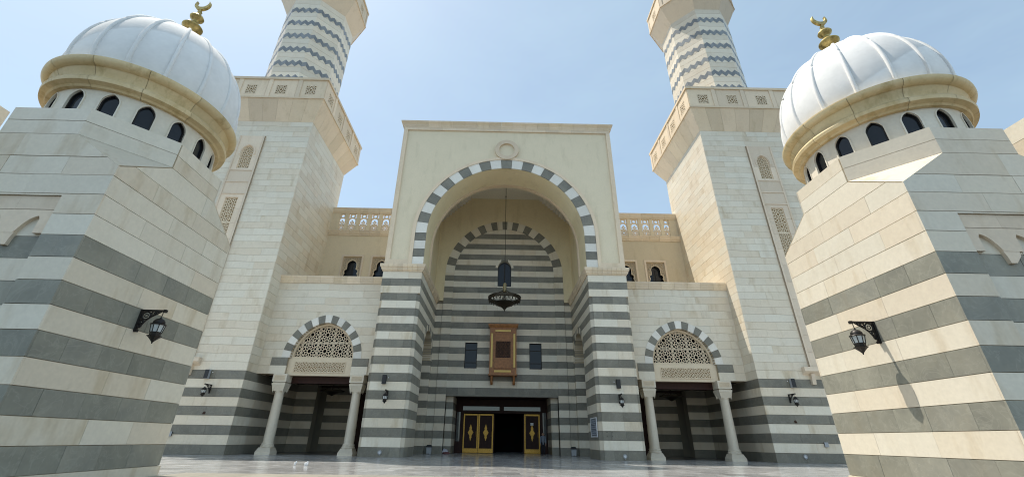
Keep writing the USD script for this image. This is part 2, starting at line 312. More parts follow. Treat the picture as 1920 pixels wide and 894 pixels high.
def lattice(shape, nx, ny, rim=0.03, bar=None, grid=None):
    """pierced geometric screen of rosettes filling SHAPE (u, z): thin bars between cells"""
    x0, y0, x1, y1 = grid or shape.bounds; sx, sy = (x1 - x0) / nx, (y1 - y0) / ny
    bar = bar or .048 * min(sx, sy)
    P = np.array([(x0 + (i + .5 + u) * sx, y0 + (j + .5 + v) * sy) for i in range(-1, nx + 1) for j in range(-1, ny + 1) for u, v in UNIT])
    P = np.unique(np.round(P, 6), axis=0); V = Voronoi(P); inner = shape.buffer(-rim); H = []
    for k in range(len(P)):
        r = V.regions[V.point_region[k]]
        if -1 in r or not r or not (x0 - sx * .3 < P[k, 0] < x1 + sx * .3 and y0 - sy * .3 < P[k, 1] < y1 + sy * .3): continue
        c = Polygon(V.vertices[r]).intersection(inner).buffer(-bar / 2, join_style=2)
        H += [q.simplify(bar * .08) for q in polys(c) if q.area > bar * bar * .5]
    bars = unary_union([sbox(x0 + i * sx - bar * .55, y0, x0 + i * sx + bar * .55, y1) for i in range(nx + 1)] + [sbox(x0, y0 + j * sy - bar * .55, x1, y0 + j * sy + bar * .55) for j in range(ny + 1)]) if grid else Polygon()
    return shape.difference(unary_union(H).difference(bars))

# ================================================================ the plaza
plaza = thing('plaza', 'pale veined marble paving of the forecourt', None, kind='structure')
part(plaza, 'paving_bed', bx(-45, 45, -20.6, 40, -0.5, 0.0), FLOOR)
ground = single('ground', bx(-600, 600, -600, 600, -1.0, -0.06), ASPHALT, 'dark asphalt ground around the mosque forecourt', kind='structure')
rng = random.Random(5)
for iy in range(14):
    off = 0.5 if iy % 2 else 0.0
    for ix in range(-9, 9):
        x, y = ix + off, -14.1 + iy
        part(plaza, 'paving_tile', bx(x + .009, x + .991, y + .009, y + .991, -0.02, 0.004 + rng.uniform(0, 0.0015)), rng.choice(TILE))

for ix in range(-9, 9):                    # beige border band of the forecourt
    for iy in range(2):
        part(plaza, 'border_slab', bx(ix * 1.1 + .008, ix * 1.1 + 1.092, -14.12 - 1.6 * iy - 1.59, -14.12 - 1.6 * iy, -0.02, 0.006), BORDER[(ix + iy) % 2])

# ================================================================ entrance portal
XO, XI, HI = 8.95, 6.1, 22 * C_            # outer half width, reveal half width, height of the striped stage
portal = thing('entrance_portal', 'cream entrance portal with striped piers and a great arch of grey and white stones', 'portal', (0, 0, 0))
T, J = 0.05, 0.03                          # stone thickness, depth of the joints
def yz_extrude(poly, x0, x1, sg):          # polygon in (y, z) extruded along x
    v, f = extr(poly, x0, x1)
    w = np.stack([v[:, 2], v[:, 0], v[:, 1]], 1)
    return mirror((w, f), sg)
open_side = round_arch(5.55, 2.05, 7.0, -1)
for sg in (-1, 1):
    # core of the pier: near block with cut corners, wall over the side opening
    b = J
    near = hull([(x, y, z) for z in (0, 19 * C_ - .02) for x, y in ((XI + .22 + b, b), (XO - .2 - b, b), (XO - b, .2), (XO - b, 3.5), (XI + b, 3.5), (XI + b, .22 + b))])
    upn = bx(XI + b, XO - b, b, 3.5, 19 * C_ - .02, HI)
    rest = yz_extrude(sbox(3.45, 0, 8.1, HI).difference(open_side), XI + b, XI + 1.1, 1)
    part(portal, 'pier_core', mirror(join([near, upn, rest]), sg), MORTAR)
    # front stones
    zlo = [i * C_ for i in range(20)]; zhi = [i * C_ for i in range(19, 23)]
    F = Face((0, 0, 0), (sg, 0, 0), (0, -1, 0))
    lay(portal, F, sbox(XI + .22, 0, XO - .2, 19 * C_), zlo, STRIPE, {'g': .95, 'c': 1.4}, .006, 11 + sg, hgap=.010)
    lay(portal, F, sbox(XI, 19 * C_, XO, HI), zhi, lambda i: STRIPE(i + 19), {'g': .95, 'c': 1.4}, .006, 21 + sg, hgap=.010)
    rg = random.Random(31 + sg)
    for i in range(19):                    # the cut corners: one narrow stone per course
        z0, z1 = i * C_ + .006, (i + 1) * C_ - .006; m_ = pick(STRIPE(i), rg); nm = 'grey_block' if i % 2 == 0 else 'cream_block'
        part(portal, nm, mirror(hull([(x, y, z) for z in (z0, z1) for x, y in ((XI + .205, .004), (XI + .003, .206), (XI + .05, .24), (XI + .24, .05))]), sg), m_)
        part(portal, nm, mirror(hull([(x, y, z) for z in (z0, z1) for x, y in ((XO - .19, .004), (XO, .19), (XO - .05, .22), (XO - .22, .05))]), sg), m_)
    # reveal stones (inside face), pierced by the side opening
    FS = Face((sg * XI, 0, 0), (0, 1, 0), (-sg, 0, 0))
    region = unary_union([sbox(.23, 0, 8.05, 19 * C_), sbox(.055, 19 * C_, 8.05, HI)]).difference(round_arch(5.55, 2.5, 7.0, 6.99)).difference(open_side)
    lay(portal, FS, region, [i * C_ for i in range(23)], STRIPE, {'g': 1.6, 'c': 2.0}, .012, 41 + sg)
    for k in range(13):                    # stones of the side arch
        a0, a1 = PI * k / 13, PI * (k + 1) / 13
        part(portal, 'arch_stone', FS(extr(vous(5.55, 7.0, 2.05, 2.5, a0 + .004, a1 - .004), -.9, .004)), GREY[k % 3] if k % 2 else CREAM[k % 4])
    # side passage behind the opening: far jamb and outer wall
    part(portal, 'passage_wall', mirror(bx(XI + 1.08, 9.3, 7.68, 8.05, 0, 4.9), sg), MORTAR)
    lay(portal, FRONT(7.56) if sg > 0 else Face((0, 7.56, 0), (-1, 0, 0), (0, -1, 0)), sbox(XI + .02, 0, 9.2, 6.99), [i * C_ for i in range(14)], STRIPE, 1.5, .012, 51 + sg)
    # impost moulding: blocks along the front and the reveal
    prof = Polygon([(0, 0), (.05, 0), (.07, .06), (.13, .12), (.15, .24), (.21, .30), (.24, .44), (.24, .53), (0, .53)])
    def run(p0, p1, nrm, z, n, prof=prof, back=.12, name='cornice_block', mats=TRIM, t=portal, seed=3, m0=0, m1=0):
        """blocks of a moulding with profile (out, up) from p0 to p1; m0, m1 = 1 mitres an outer corner there, -1 an inner one"""
        p0, p1, nrm = np.array(p0, float), np.array(p1, float), np.array(nrm, float); d = (p1 - p0) / n; L = np.linalg.norm(p1 - p0); e = (p1 - p0) / L; rg2 = random.Random(seed)
        pf = Polygon([(-back, prof.bounds[1])] + list(prof.exterior.coords)[:-1] + [(-back, prof.bounds[3])])
        for i in range(n):
            v, f = extr(pf, 0, 1)
            a, b2 = p0 + d * i, p0 + d * (i + 1)
            g = .006
            o = v[:, 0]
            s0 = np.where(i == 0, -m0 * o, g); s1 = np.where(i == n - 1, L / n + m1 * o, L / n - g)
            s = s0 + (s1 - s0) * v[:, 2]
            w = np.zeros_like(v); w[:, :2] = a + s[:, None] * e + o[:, None] * nrm; w[:, 2] = z + v[:, 1]
            if e[0] * nrm[1] - e[1] * nrm[0] < 0: f = f[:, ::-1]
            # (s, out, up) orientation
            part(t, name, (w, f), rg2.choice(mats))
    run((sg * XI, 0), (sg * XO, 0), (0, -1), HI, 8, seed=61, m0=1, m1=1)
    run((sg * XI, 0), (sg * XI, 8.05), (-sg, 0), HI, 14, seed=62, m0=1)
    run((sg * XO, 0), (sg * XO, 1.2), (sg, 0), HI, 2, seed=63, m0=1)
    # upper body, side wall of the vault
    part(portal, 'side_wall', mirror(bx(6.42, XO, 2.6, 10.5, HI - .1, 25.5), sg), PLASTER)
    part(portal, 'vault_lining', mirror(bx(6.36, 6.42, 2.66, 8.06, HI + .4, 23.2), sg), YPLASTER)
    # stepped haunch under the ceiling
    nst = 11
    for k in range(nst):
        x = 6.40 - (k + 1) * .262; z = 20.5 + k * .246
        part(portal, 'haunch_step', mirror(bx(x - .02, x + .262 + .02, 2.7, 8.07, z + .02, 23.25), sg), WHITEV)
SP, RO, RI = 15.3, 6.94, 6.1
front = sbox(-XO, HI + .02, XO, 25.5)
hole = round_arch(0, RI, SP, 0)
part(portal, 'front_wall', FRONT(0.06)(extr(front.difference(hole), -2.55, 0.0)), PLASTER)
ringtrim = round_arch(0, 7.2, SP, HI + .5).difference(round_arch(0, RO + .005, SP, 0))
disc = Point(0, 23.25).buffer(1.0, 32)
trim = unary_union([sbox(-XO, HI + .5, -8.6, 25.22), sbox(8.6, HI + .5, XO, 25.22), sbox(-8.6, HI + .5, -7.2, 13.05), sbox(7.2, HI + .5, 8.6, 13.05)])
for g in polys(trim): part(portal, 'frame_band', FRONT(0.06)(extr(g, -.02, .10)), TRIM[1])
for k in range(16):
    a, b2 = -XO + k * 2 * XO / 16, -XO + (k + 1) * 2 * XO / 16
    part(portal, 'frame_band', FRONT(0.06)(extr(sbox(a + .004, 25.225, b2 - .004, 25.5), -.02, .10)), TRIM[1])
for g in polys(ringtrim.difference(disc)): part(portal, 'arch_moulding', FRONT(0.06)(extr(g, -.02, .115)), TRIM[1])
part(portal, 'roundel_ring', FRONT(0.06)(extr(disc.difference(Point(0, 23.25).buffer(.65, 32)).difference(Point(0, SP).buffer(RO + .01, 64)), -.02, .17)), TRIM[1])
part(portal, 'roundel_disc', FRONT(0.06)(extr(Point(0, 23.25).buffer(.66, 32), -.03, .02)), PLASTER)
STEP = PI / 23
for k in range(-11, 12):
    a0 = PI / 2 - k * STEP - STEP / 2; kind = 'g' if k % 2 == 0 else 'w'
    part(portal, 'voussoir', FRONT(0)(extr(vous(0, SP, RI - .004, RO, a0 + .0012, a0 + STEP - .0012, 6), -.06, .012)), GREY[k % 3] if kind == 'g' else WHITEV)
for sg in (-1, 1):
    for i in range(4):
        z0, z1 = HI + .53 + i * (SP - HI - .53) / 4, HI + .53 + (i + 1) * (SP - HI - .53) / 4
        part(portal, 'voussoir', mirror(bx(RI - .004, RO, -.012, .06, z0 + .004, z1 - .004), sg), WHITEV if i % 2 == 0 else GREY[i % 3])
part(portal, 'arch_soffit', FRONT(.065)(extr(round_arch(0, RI + .02, SP, HI + .53).difference(round_arch(0, RI - .006, SP, HI)), -2.38, 0)), YPLASTER)
# soffit rib at the back edge of the arch
part(portal, 'arch_rib', Face((0, 2.62, 0), (1, 0, 0), (0, -1, 0))(extr(round_arch(0, RI + .1, SP, HI + .53).difference(round_arch(0, RI - .13, SP, HI)), -.22, .04)), TRIM[1])
# top cornice
cprof = Polygon([(0, 0), (.05, 0), (.06, .09), (.10, .16), (.11, .24), (.18, .34), (.27, .43), (.29, .55), (0, .55)])
run((-XO, 0), (XO, 0), (0, -1), 25.5, 17, prof=cprof, seed=64, m0=1, m1=1)
for sg in (-1, 1): run((sg * XO, 0), (sg * XO, 10.5), (sg, 0), 25.5, 4, prof=cprof, seed=65, m0=1)
part(portal, 'roof', bx(-XO + .02, XO - .02, .12, 10.5, 25.3, 25.95), TRIM[1])
part(portal, 'vault_ceiling', bx(-6.4, 6.4, 2.62, 8.1, 23.2, 23.4), CEILW)
# back wall: plaster above, striped panel inside an arched ring, doorway below
YB, BSP, BRO, BRI, DH = 8.0, 15.08, 5.5, 4.67, 4.33 + .07
cwin = point_arch(.03, .62, .12, 15.55, 13.86); rwins = [sbox(-3.30, 6.5, -2.23, 8.68), sbox(2.29, 6.5, 3.36, 8.68)]
door_gap = sbox(-BRI, -1, BRI, DH)
core = sbox(-XO, 0, XO, 25.4).difference(door_gap).difference(cwin.buffer(.02)).difference(unary_union(rwins))
part(portal, 'back_wall', FRONT(8.16)(extr(core, -.5, 0)), GMORTAR)
ringR = round_arch(0, BRO, BSP, 0)
part(portal, 'back_plaster', FRONT(8.1)(extr(sbox(-6.45, HI + .3, 6.45, 23.3).difference(ringR), -.08, .06)), YPLASTER)
inner = round_arch(0, BRI, BSP, DH).difference(unary_union(rwins)).difference(point_arch(.03, .85, .12, 15.7, 13.86))
zs = [8 * C_] + [i * C_ for i in range(9, 38)]
lay(portal, FRONT(8.1), inner, zs, lambda i: STRIPE(i + 8), {'g': 1.25, 'c': 1.7}, .008, 71)
# the narrow faces between reveal and ring, and the ring with its jambs
for sg in (-1, 1):
    F8 = Face((0, 8.06, 0), (sg, 0, 0), (0, -1, 0))
    lay(portal, F8, sbox(BRO + .03, 0, XI + .02, HI), [i * C_ for i in range(23)], STRIPE, 2.0, .008, 81 + sg)
    rg = random.Random(83 + sg)
    for i in range(28):
        z0, z1 = i * C_, min((i + 1) * C_, BSP)
        if z1 - z0 < .05: continue
        part(portal, 'voussoir', mirror(bx(BRI, BRO, 8.0, 8.0 + (.55 if z1 < DH + .1 else .15), z0 + .003, z1 - .003), sg), pick(STRIPE(i), rg))
    ang = [2.6, 8.4, 14.8, 22, 29.5, 37.5, 46, 54.8, 63.7, 72.5, 81.3, 90]
    for k in range(11):
        a0, a1 = PI / 2 - math.radians(ang[k + 1]), PI / 2 - math.radians(ang[k])
        m_ = rg.choice(CREAM) if k % 2 == 0 else rg.choice(GREY)
        part(portal, 'voussoir', mirror(FRONT(8.0)(extr(vous(0, BSP, BRI, BRO, a0 + .001, a1 - .001), -.15, 0)), sg), m_)
part(portal, 'voussoir', FRONT(8.0)(extr(vous(0, BSP, BRI, BRO, PI / 2 - math.radians(2.6), PI / 2 + math.radians(2.6)), -.15, 0)), GREY[0])
# arched window of the back wall
w = part(portal, 'arched_window', FRONT(8.22)(extr(cwin.buffer(.03), -.03, 0)), GLASS)
part(portal, 'window_bar', bx(.01, .05, 8.17, 8.21, 13.86, 16.4), IRON, sub=w)
part(portal, 'window_frame', FRONT(8.2)(extr(cwin.difference(cwin.buffer(-.06)), -.02, .05)), IRON, sub=w)
for sg in (-1, 1):
    for i, (za, zb) in enumerate(((13.86, 14.3), (14.3, 14.85), (14.85, 15.4), (15.4, 15.7))):
        x = .03 + sg * .63
        part(portal, 'window_jamb_stone', bx(x, x + sg * .22, 8.075, 8.3, za + .003, zb - .003), CREAM[3] if i % 2 == 0 else GREY[1])
ow, iw = point_arch(.03, .85, .12, 15.7, 15.7), point_arch(.03, .63, .12, 15.7, 15.6)
for a, b2, m_ in ((-.9, -.3, CREAM[3]), (-.297, .357, GREY[0]), (.36, .95, CREAM[3])):
    part(portal, 'window_arch_stone', FRONT(8.075)(extr(ow.difference(iw).intersection(sbox(a, 15.7, b2, 18)), -.2, 0)), m_)
for q in rwins:
    x0, z0, x1, z1 = q.bounds
    w = part(portal, 'rectangular_window', bx(x0, x1, 8.3, 8.33, z0, z1), GLASS)
    for z in (z0 + .5, z1 - .62): part(portal, 'window_bar', bx(x0, x1, 8.25, 8.298, z - .025, z + .025), IRON, sub=w)
    part(portal, 'window_frame', FRONT(8.27)(extr(q.difference(q.buffer(-.05)), -.02, .05)), IRON, sub=w)
# door recess: striped jambs, ceiling
for sg in (-1, 1):
    part(portal, 'jamb_core', mirror(bx(4.115, 6.4, 8.70, 12.3, 0, DH + .3), sg), GMORTAR)
    lay(portal, Face((sg * 4.67, 0, 0), (0, 1, 0), (-sg, 0, 0)), sbox(8.56, 0, 8.72, DH), [i * C_ for i in range(9)], STRIPE, 2, .008, 91 + sg)
    lay(portal, Face((0, 8.66, 0), (sg, 0, 0), (0, -1, 0)), sbox(4.08, 0, 4.66, DH), [i * C_ for i in range(9)], STRIPE, 2, .008, 93 + sg)
    lay(portal, Face((sg * 4.08, 0, 0), (0, 1, 0), (-sg, 0, 0)), sbox(8.67, 0, 11.7, DH), [i * C_ for i in range(9)], STRIPE, 1.5, .008, 95 + sg)
part(portal, 'door_soffit', bx(-4.7, 4.7, 8.2, 12.3, DH, DH + .3), DWOOD)
part(portal, 'door_lintel', bx(-4.66, 4.66, 8.06, 8.7, DH - .12, DH - .002), GREY[2])

# ================================================================ wing walls with arched gates
for sg in (-1, 1):
    side = 'left' if sg < 0 else 'right'
    wing = thing('gate_wing', 'pale stone wing wall with a lattice arch gate, between the portal and the %s minaret' % side, 'wall', (sg * 12.9, 1.4, 0))
    YW, CX = 1.39, 12.80
    region = sbox(XO + .02, 4.95, 16.99, 21 * C_)
    oarch, iarch = point_arch(CX, 2.78, .316, 6.05, 6.05), point_arch(CX, 2.22, .316, 6.05, 6.05)
    gap = unary_union([iarch.buffer(.001), sbox(10.58, 4.8, 15.08, 6.06)])
    Fw = Face((0, YW, 0), (sg, 0, 0), (0, -1, 0))
    Fc = Face((0, YW + J, 0), (sg, 0, 0), (0, -1, 0))
    part(wing, 'wall_core', Fc(extr(sbox(XO, 4.97, 17.0, 12.1).difference(gap), -.9, 0)), MORTAR)
    blocks = unary_union([sbox(9.45, 4.95, 10.58, 6.05), sbox(15.08, 4.95, 16.2, 6.05)])
    lay(wing, Fw, region.difference(oarch).difference(gap).difference(blocks), [i * C_ for i in range(9, 22)], lambda i: 'c', 1.9, .007, 101 + sg, hgap=.012)
    for x0, x1 in ((9.45, 10.58), (15.08, 16.2)):
        for za, zb, m_ in ((4.95, 5.5, CREAM[0]), (5.5, 6.05, GREY[0])):
            part(wing, 'impost_block', mirror(bx(x0 + .004, x1 - .004, YW - .07, YW + .6, za + .003, zb - .003), sg), m_)
    e, R0, R1 = .316, 2.22 + .316, 2.78 + .316; th0, th1 = math.acos(e / R0), math.acos(e / R1); nv = 8.5
    for s2 in (-1, 1):
        for k in range(8):
            a0, a1 = k / nv, (k + 1) / nv
            pts = arcpts(CX - e, 6.05, R0, th0 * a0 + .003, th0 * a1 - .003, 5) + arcpts(CX - e, 6.05, R1, th1 * a1 - .003, th1 * a0 + .003, 5)
            if s2 < 0: pts = [(2 * CX - x, z) for x, z in pts]
            part(wing, 'voussoir', Fw(extr(Polygon(pts).buffer(0), -.55, .02)), WHITEV if k % 2 == 0 else GREY[k % 3])
    keyp = arcpts(CX - e, 6.05, R0, th0 * 8 / nv + .003, th0, 3) + arcpts(CX - e, 6.05, R1, th1, th1 * 8 / nv + .003, 3)
    keyp = Polygon(keyp).buffer(.001); keyp = unary_union([keyp, affinity.scale(keyp, -1, 1, origin=(CX, 0))])
    part(wing, 'voussoir', Fw(extr(keyp, -.55, .02)), WHITEV)
    Fl = Face((0, YW + .36, 0), (sg, 0, 0), (0, -1, 0))
    la = point_arch(CX, 2.2, .316, 6.05, 6.03)
    lp = part(wing, 'arch_lattice', Fl(extr(lattice(la, 5, 3, .05, .044, (CX - 2.75, 6.0, CX + 2.75, 9.5)), -.06, 0)), LATT)
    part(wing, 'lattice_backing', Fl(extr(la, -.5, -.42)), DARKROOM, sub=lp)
    part(wing, 'lattice_rim', Fl(extr(la.difference(la.buffer(-.13)), -.02, .10)), LATT, sub=lp)
    # carved lintel panel
    Ft = Face((0, YW + .14, 0), (sg, 0, 0), (0, -1, 0))
    tp = part(wing, 'lintel_panel', Ft(extr(sbox(10.59, 4.88, 15.07, 6.02), -.4, 0)), LATT)
    rel = sbox(11.08, 5.08, 14.62, 5.82)
    part(wing, 'carved_relief', Ft(extr(lattice(rel, 5, 1, .02), .006, .04)), LATT, sub=tp)
    part(wing, 'carved_ground', Ft(extr(rel, -.02, .003)), CARVED, sub=tp)
    part(wing, 'wooden_beam', mirror(bx(10.2, 15.4, YW + .62, YW + .9, 4.42, 4.9), sg), DWOOD)
    # cornice ledge and terrace behind it
    wp = Polygon([(0, 0), (.05, 0), (.06, .12), (.10, .22), (.12, .34), (.16, .42), (.16, .55), (0, .55)])
    run((sg * (XO + .02), YW), (sg * 16.98, YW), (0, -1), 21 * C_, 8, prof=wp, t=wing, seed=111, back=.2)
    part(wing, 'terrace', mirror(bx(XO, 17, YW + .22, 7.5, 11.7, 12.06), sg), UPLASTER)
    # dark gateway behind: ceiling, striped inner walls
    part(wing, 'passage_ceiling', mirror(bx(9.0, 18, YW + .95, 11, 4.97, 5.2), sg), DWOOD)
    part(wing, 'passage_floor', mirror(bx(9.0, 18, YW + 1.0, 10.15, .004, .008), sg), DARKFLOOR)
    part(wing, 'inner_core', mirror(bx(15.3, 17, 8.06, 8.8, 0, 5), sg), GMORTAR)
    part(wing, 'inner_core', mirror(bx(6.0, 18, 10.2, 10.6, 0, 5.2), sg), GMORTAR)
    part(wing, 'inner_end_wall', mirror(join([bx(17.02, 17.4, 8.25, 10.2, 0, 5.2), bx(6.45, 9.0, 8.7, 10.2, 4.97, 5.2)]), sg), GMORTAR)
    Fi = Face((0, 8.0, 0), (sg, 0, 0), (0, -1, 0))
    lay(wing, Fi, sbox(15.3, 0, 16.95, 9 * C_), [i * C_ for i in range(10)], STRIPE, 1.6, .012, 121 + sg)
    Fi2 = Face((0, 10.14, 0), (sg, 0, 0), (0, -1, 0))
    lay(wing, Fi2, sbox(13.0, 0, 15.25, 9 * C_), [i * C_ for i in range(10)], STRIPE, 2.4, .012, 123 + sg)
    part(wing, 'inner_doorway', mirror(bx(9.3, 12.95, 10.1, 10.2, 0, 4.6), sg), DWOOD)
    part(wing, 'inner_lintel', mirror(bx(10, 16.9, 7.9, 8.02, 4.96, 5.15), sg), CEILW)
    # columns carry the imposts
    for x in (10.03, 15.27):
        which = 'beside the portal pier' if x < 12 else 'beside the minaret base'
        col = thing('marble_column', 'slim pale marble column with carved capital in the %s gate, the one %s' % (side, which), 'column', (sg * x, YW + .28, 0), 'columns of the two arched gates')
        sq = lambda h, z: [(sg * x + a * h, YW + .28 + b2 * h, z) for a in (-1, 1) for b2 in (-1, 1)]
        base = [hull(sq(.48, 0) + sq(.48, .16)), hull(sq(.48, .16) + sq(.36, .42)), lathe([(0.0, .42), (.40, .42), (.42, .47), (.40, .53), (.36, .55), (.38, .60), (.365, .66), (.34, .68), (0, .68)], 28, (sg * x, YW + .28))]
        part(col, 'base', join(base), COLUMN)
        part(col, 'shaft', lathe([(0.0, .68), (.325, .68), (.32, 1.6), (.285, 3.75), (.31, 3.78), (.31, 3.84), (0, 3.84)], 32, (sg * x, YW + .28)), COLUMN, smooth=40)
        cp = [hull(sq(.30, 3.84) + sq(.43, 4.2)), hull(sq(.44, 4.2) + sq(.46, 4.34)), hull(sq(.41, 4.34) + sq(.41, 4.40)), hull(sq(.47, 4.42) + sq(.47, 4.94))]
        for a in (-1, 1):
            for b2 in (-1, 1):   # leaf tips hanging at the corners
                cp.append(hull([(sg * x + a * .44, YW + .28 + b2 * .44, 4.25), (sg * x + a * .27, YW + .28 + b2 * .44, 4.25), (sg * x + a * .44, YW + .28 + b2 * .27, 4.25), (sg * x + a * .33, YW + .28 + b2 * .33, 3.72), (sg * x + a * .25, YW + .28 + b2 * .25, 4.2)]))
        cap = part(col, 'capital', join(cp), COLUMN)
        rel = sbox(-.36, 4.52, .36, 4.84)
        part(col, 'carved_band', Face((sg * x, YW - .19, 0), (1, 0, 0), (0, -1, 0))(extr(lattice(rel, 3, 1, .02), .0, .015)), LATT, sub=cap)

# ================================================================ terrace walls set back above the wings
def keyhole(cx, z0, w, h):
    """lobed keyhole opening of the terrace windows"""
    if True:
        hd = Point(cx, z0 + 1.62).buffer(.43, 20); tp = Polygon([(cx - .16, z0 + 1.98), (cx + .16, z0 + 1.98), (cx, z0 + 2.12)])
        sh = unary_union([Point(cx - .42, z0 + .98).buffer(.20, 10), Point(cx + .42, z0 + .98).buffer(.20, 10), sbox(cx - .42, z0 + .8, cx + .42, z0 + 1.62)])
        return unary_union([hd, tp, sh, Polygon([(cx - .80, z0), (cx + .80, z0), (cx + .68, z0 + .5), (cx + .5, z0 + .95), (cx - .5, z0 + .95), (cx - .68, z0 + .5)])])
    head = Point(cx, z0 + h - .36 * w).buffer(.34 * w, 16)
    tip = Polygon([(cx - .12 * w, z0 + h - .1 * w), (cx + .12 * w, z0 + h - .1 * w), (cx, z0 + h + .05 * w)])
    mid = unary_union([Point(cx - .26 * w, z0 + h * .42).buffer(.2 * w, 10), Point(cx + .26 * w, z0 + h * .42).buffer(.2 * w, 10), sbox(cx - .28 * w, z0 + h * .3, cx + .28 * w, z0 + h * .75)])
    return unary_union([head, tip, mid, Polygon([(cx - .52 * w, z0), (cx + .52 * w, z0), (cx + .38 * w, z0 + h * .42), (cx - .38 * w, z0 + h * .42)])])
for sg in (-1, 1):
    side = 'left' if sg < 0 else 'right'
    tw = thing('terrace_wall', 'set back beige wall with lattice windows above the %s gate wing' % side, 'wall', (sg * 13, 7.5, 12.06))
    wins = [(14.2, 1.03), (11.47, 1.03)]
    holes = unary_union([sbox(x - h + .16, 12.9, x + h - .16, 16.3) for x, h in wins])
    Fu = Face((0, 7.5, 0), (sg, 0, 0), (0, -1, 0))
    part(tw, 'wall_panel', Fu(extr(sbox(XO, 12.06, 17, 18.5).difference(holes), -.5, 0)), UPLASTER)
    for x, h in wins:
        rec = sbox(x - h, 12.9, x + h, 16.5); inn = sbox(x - h + .17, 12.9, x + h - .17, 16.32)
        wd = part(tw, 'window_frame', Fu(extr(rec.difference(inn), -.05, .06)), FRAME)
        scr = inn.difference(keyhole(x, 13.9, 1.05, 2.1))
        lt = lattice(inn, 4, 8, .03); lt = unary_union([lt.difference(keyhole(x, 13.9, 1.05, 2.1)), keyhole(x, 13.9, 1.05, 2.1).buffer(.06).difference(keyhole(x, 13.9, 1.05, 2.1)).intersection(inn)])
        part(tw, 'window_lattice', Fu(extr(lt, -.16, -.08)), LATT, sub=wd)
        part(tw, 'window_pane', Fu(extr(inn, -.42, -.38)), GLASS, sub=wd)
        part(tw, 'window_bar', Fu(extr(sbox(x - .03, 12.9, x + .03, 15.6), -.38, -.34)), IRON, sub=wd)
    lp_ = Polygon([(0, 0), (.06, 0), (.08, .12), (.15, .2), (.18, .36), (.22, .42), (.22, .5), (0, .5)])
    run((sg * (XO + .02), 7.5), (sg * 16.98, 7.5), (0, -1), 18.5, 8, prof=lp_, t=tw, seed=131, back=.45)
    part(tw, 'roof_slab', mirror(bx(XO, 17, 7.95, 22, 18.6, 18.95), sg), UPLASTER)
    bal = thing('balustrade', 'pierced beige balustrade on the terrace beside the %s minaret' % side, 'balustrade', (sg * 13, 7.5, 19.0))
    posts = [16.62 - 1.1 * k for k in range(8)]
    Fb = Face((0, 7.58, 0), (sg, 0, 0), (0, -1, 0))
    for k, x in enumerate(posts):
        x1 = x + (.37 if k == 0 else .16)
        part(bal, 'post', Fb(extr(sbox(x - .16 if k else x - .42, 19.0, x1 if k else 16.99, 20.95), -.22, 0)), UPLASTER)
        if k == len(posts) - 1: continue
        a, b2 = x - 1.1 + .16, (x - .16 if k else x - .42)
        cx, wdt = (a + b2) / 2, (b2 - a) / 2
        p = sbox(a, 19.0, b2, 20.95); z1 = 20.95
        H = [Point(cx, z1 - .26).buffer(.14, 12)]
        for dx in (-.30, .30):
            for dz in (-.12, -.26, -.40): H.append(Point(cx + dx, z1 + dz).buffer(.07, 8))
        ogee = unary_union([Point(cx, z1 - .82).buffer(.30, 16), sbox(cx - .30, z1 - 1.12, cx + .30, z1 - .82)])
        flower = unary_union([Point(cx + .12 * math.cos(t_), z1 - .92 + .12 * math.sin(t_)).buffer(.085, 8) for t_ in (PI / 2, PI / 2 + 1.9, PI / 2 - 1.9)] + [sbox(cx - .04, z1 - 1.2, cx + .04, z1 - .9)])
        H.append(ogee.difference(flower.difference(Point(cx, z1 - .92).buffer(.05, 8))))
        low = [affinity.translate(h, cx, z1 - 1.52) for h in rosette_holes(0, 0, .66)]
        pan = p.difference(unary_union(H + low).intersection(p.buffer(-.02)))
        part(bal, 'pierced_panel', Fb(extr(pan, -.13, -.05)), LATT)
    rp = Polygon([(0, 0), (.03, 0), (.05, .1), (.10, .18), (.11, .36), (.13, .42), (.13, .6), (0, .6)])
    run((sg * (XO + .02), 7.58), (sg * 16.98, 7.58), (0, -1), 20.95, 7, prof=rp, t=bal, seed=141, back=.26, name='rail_block')

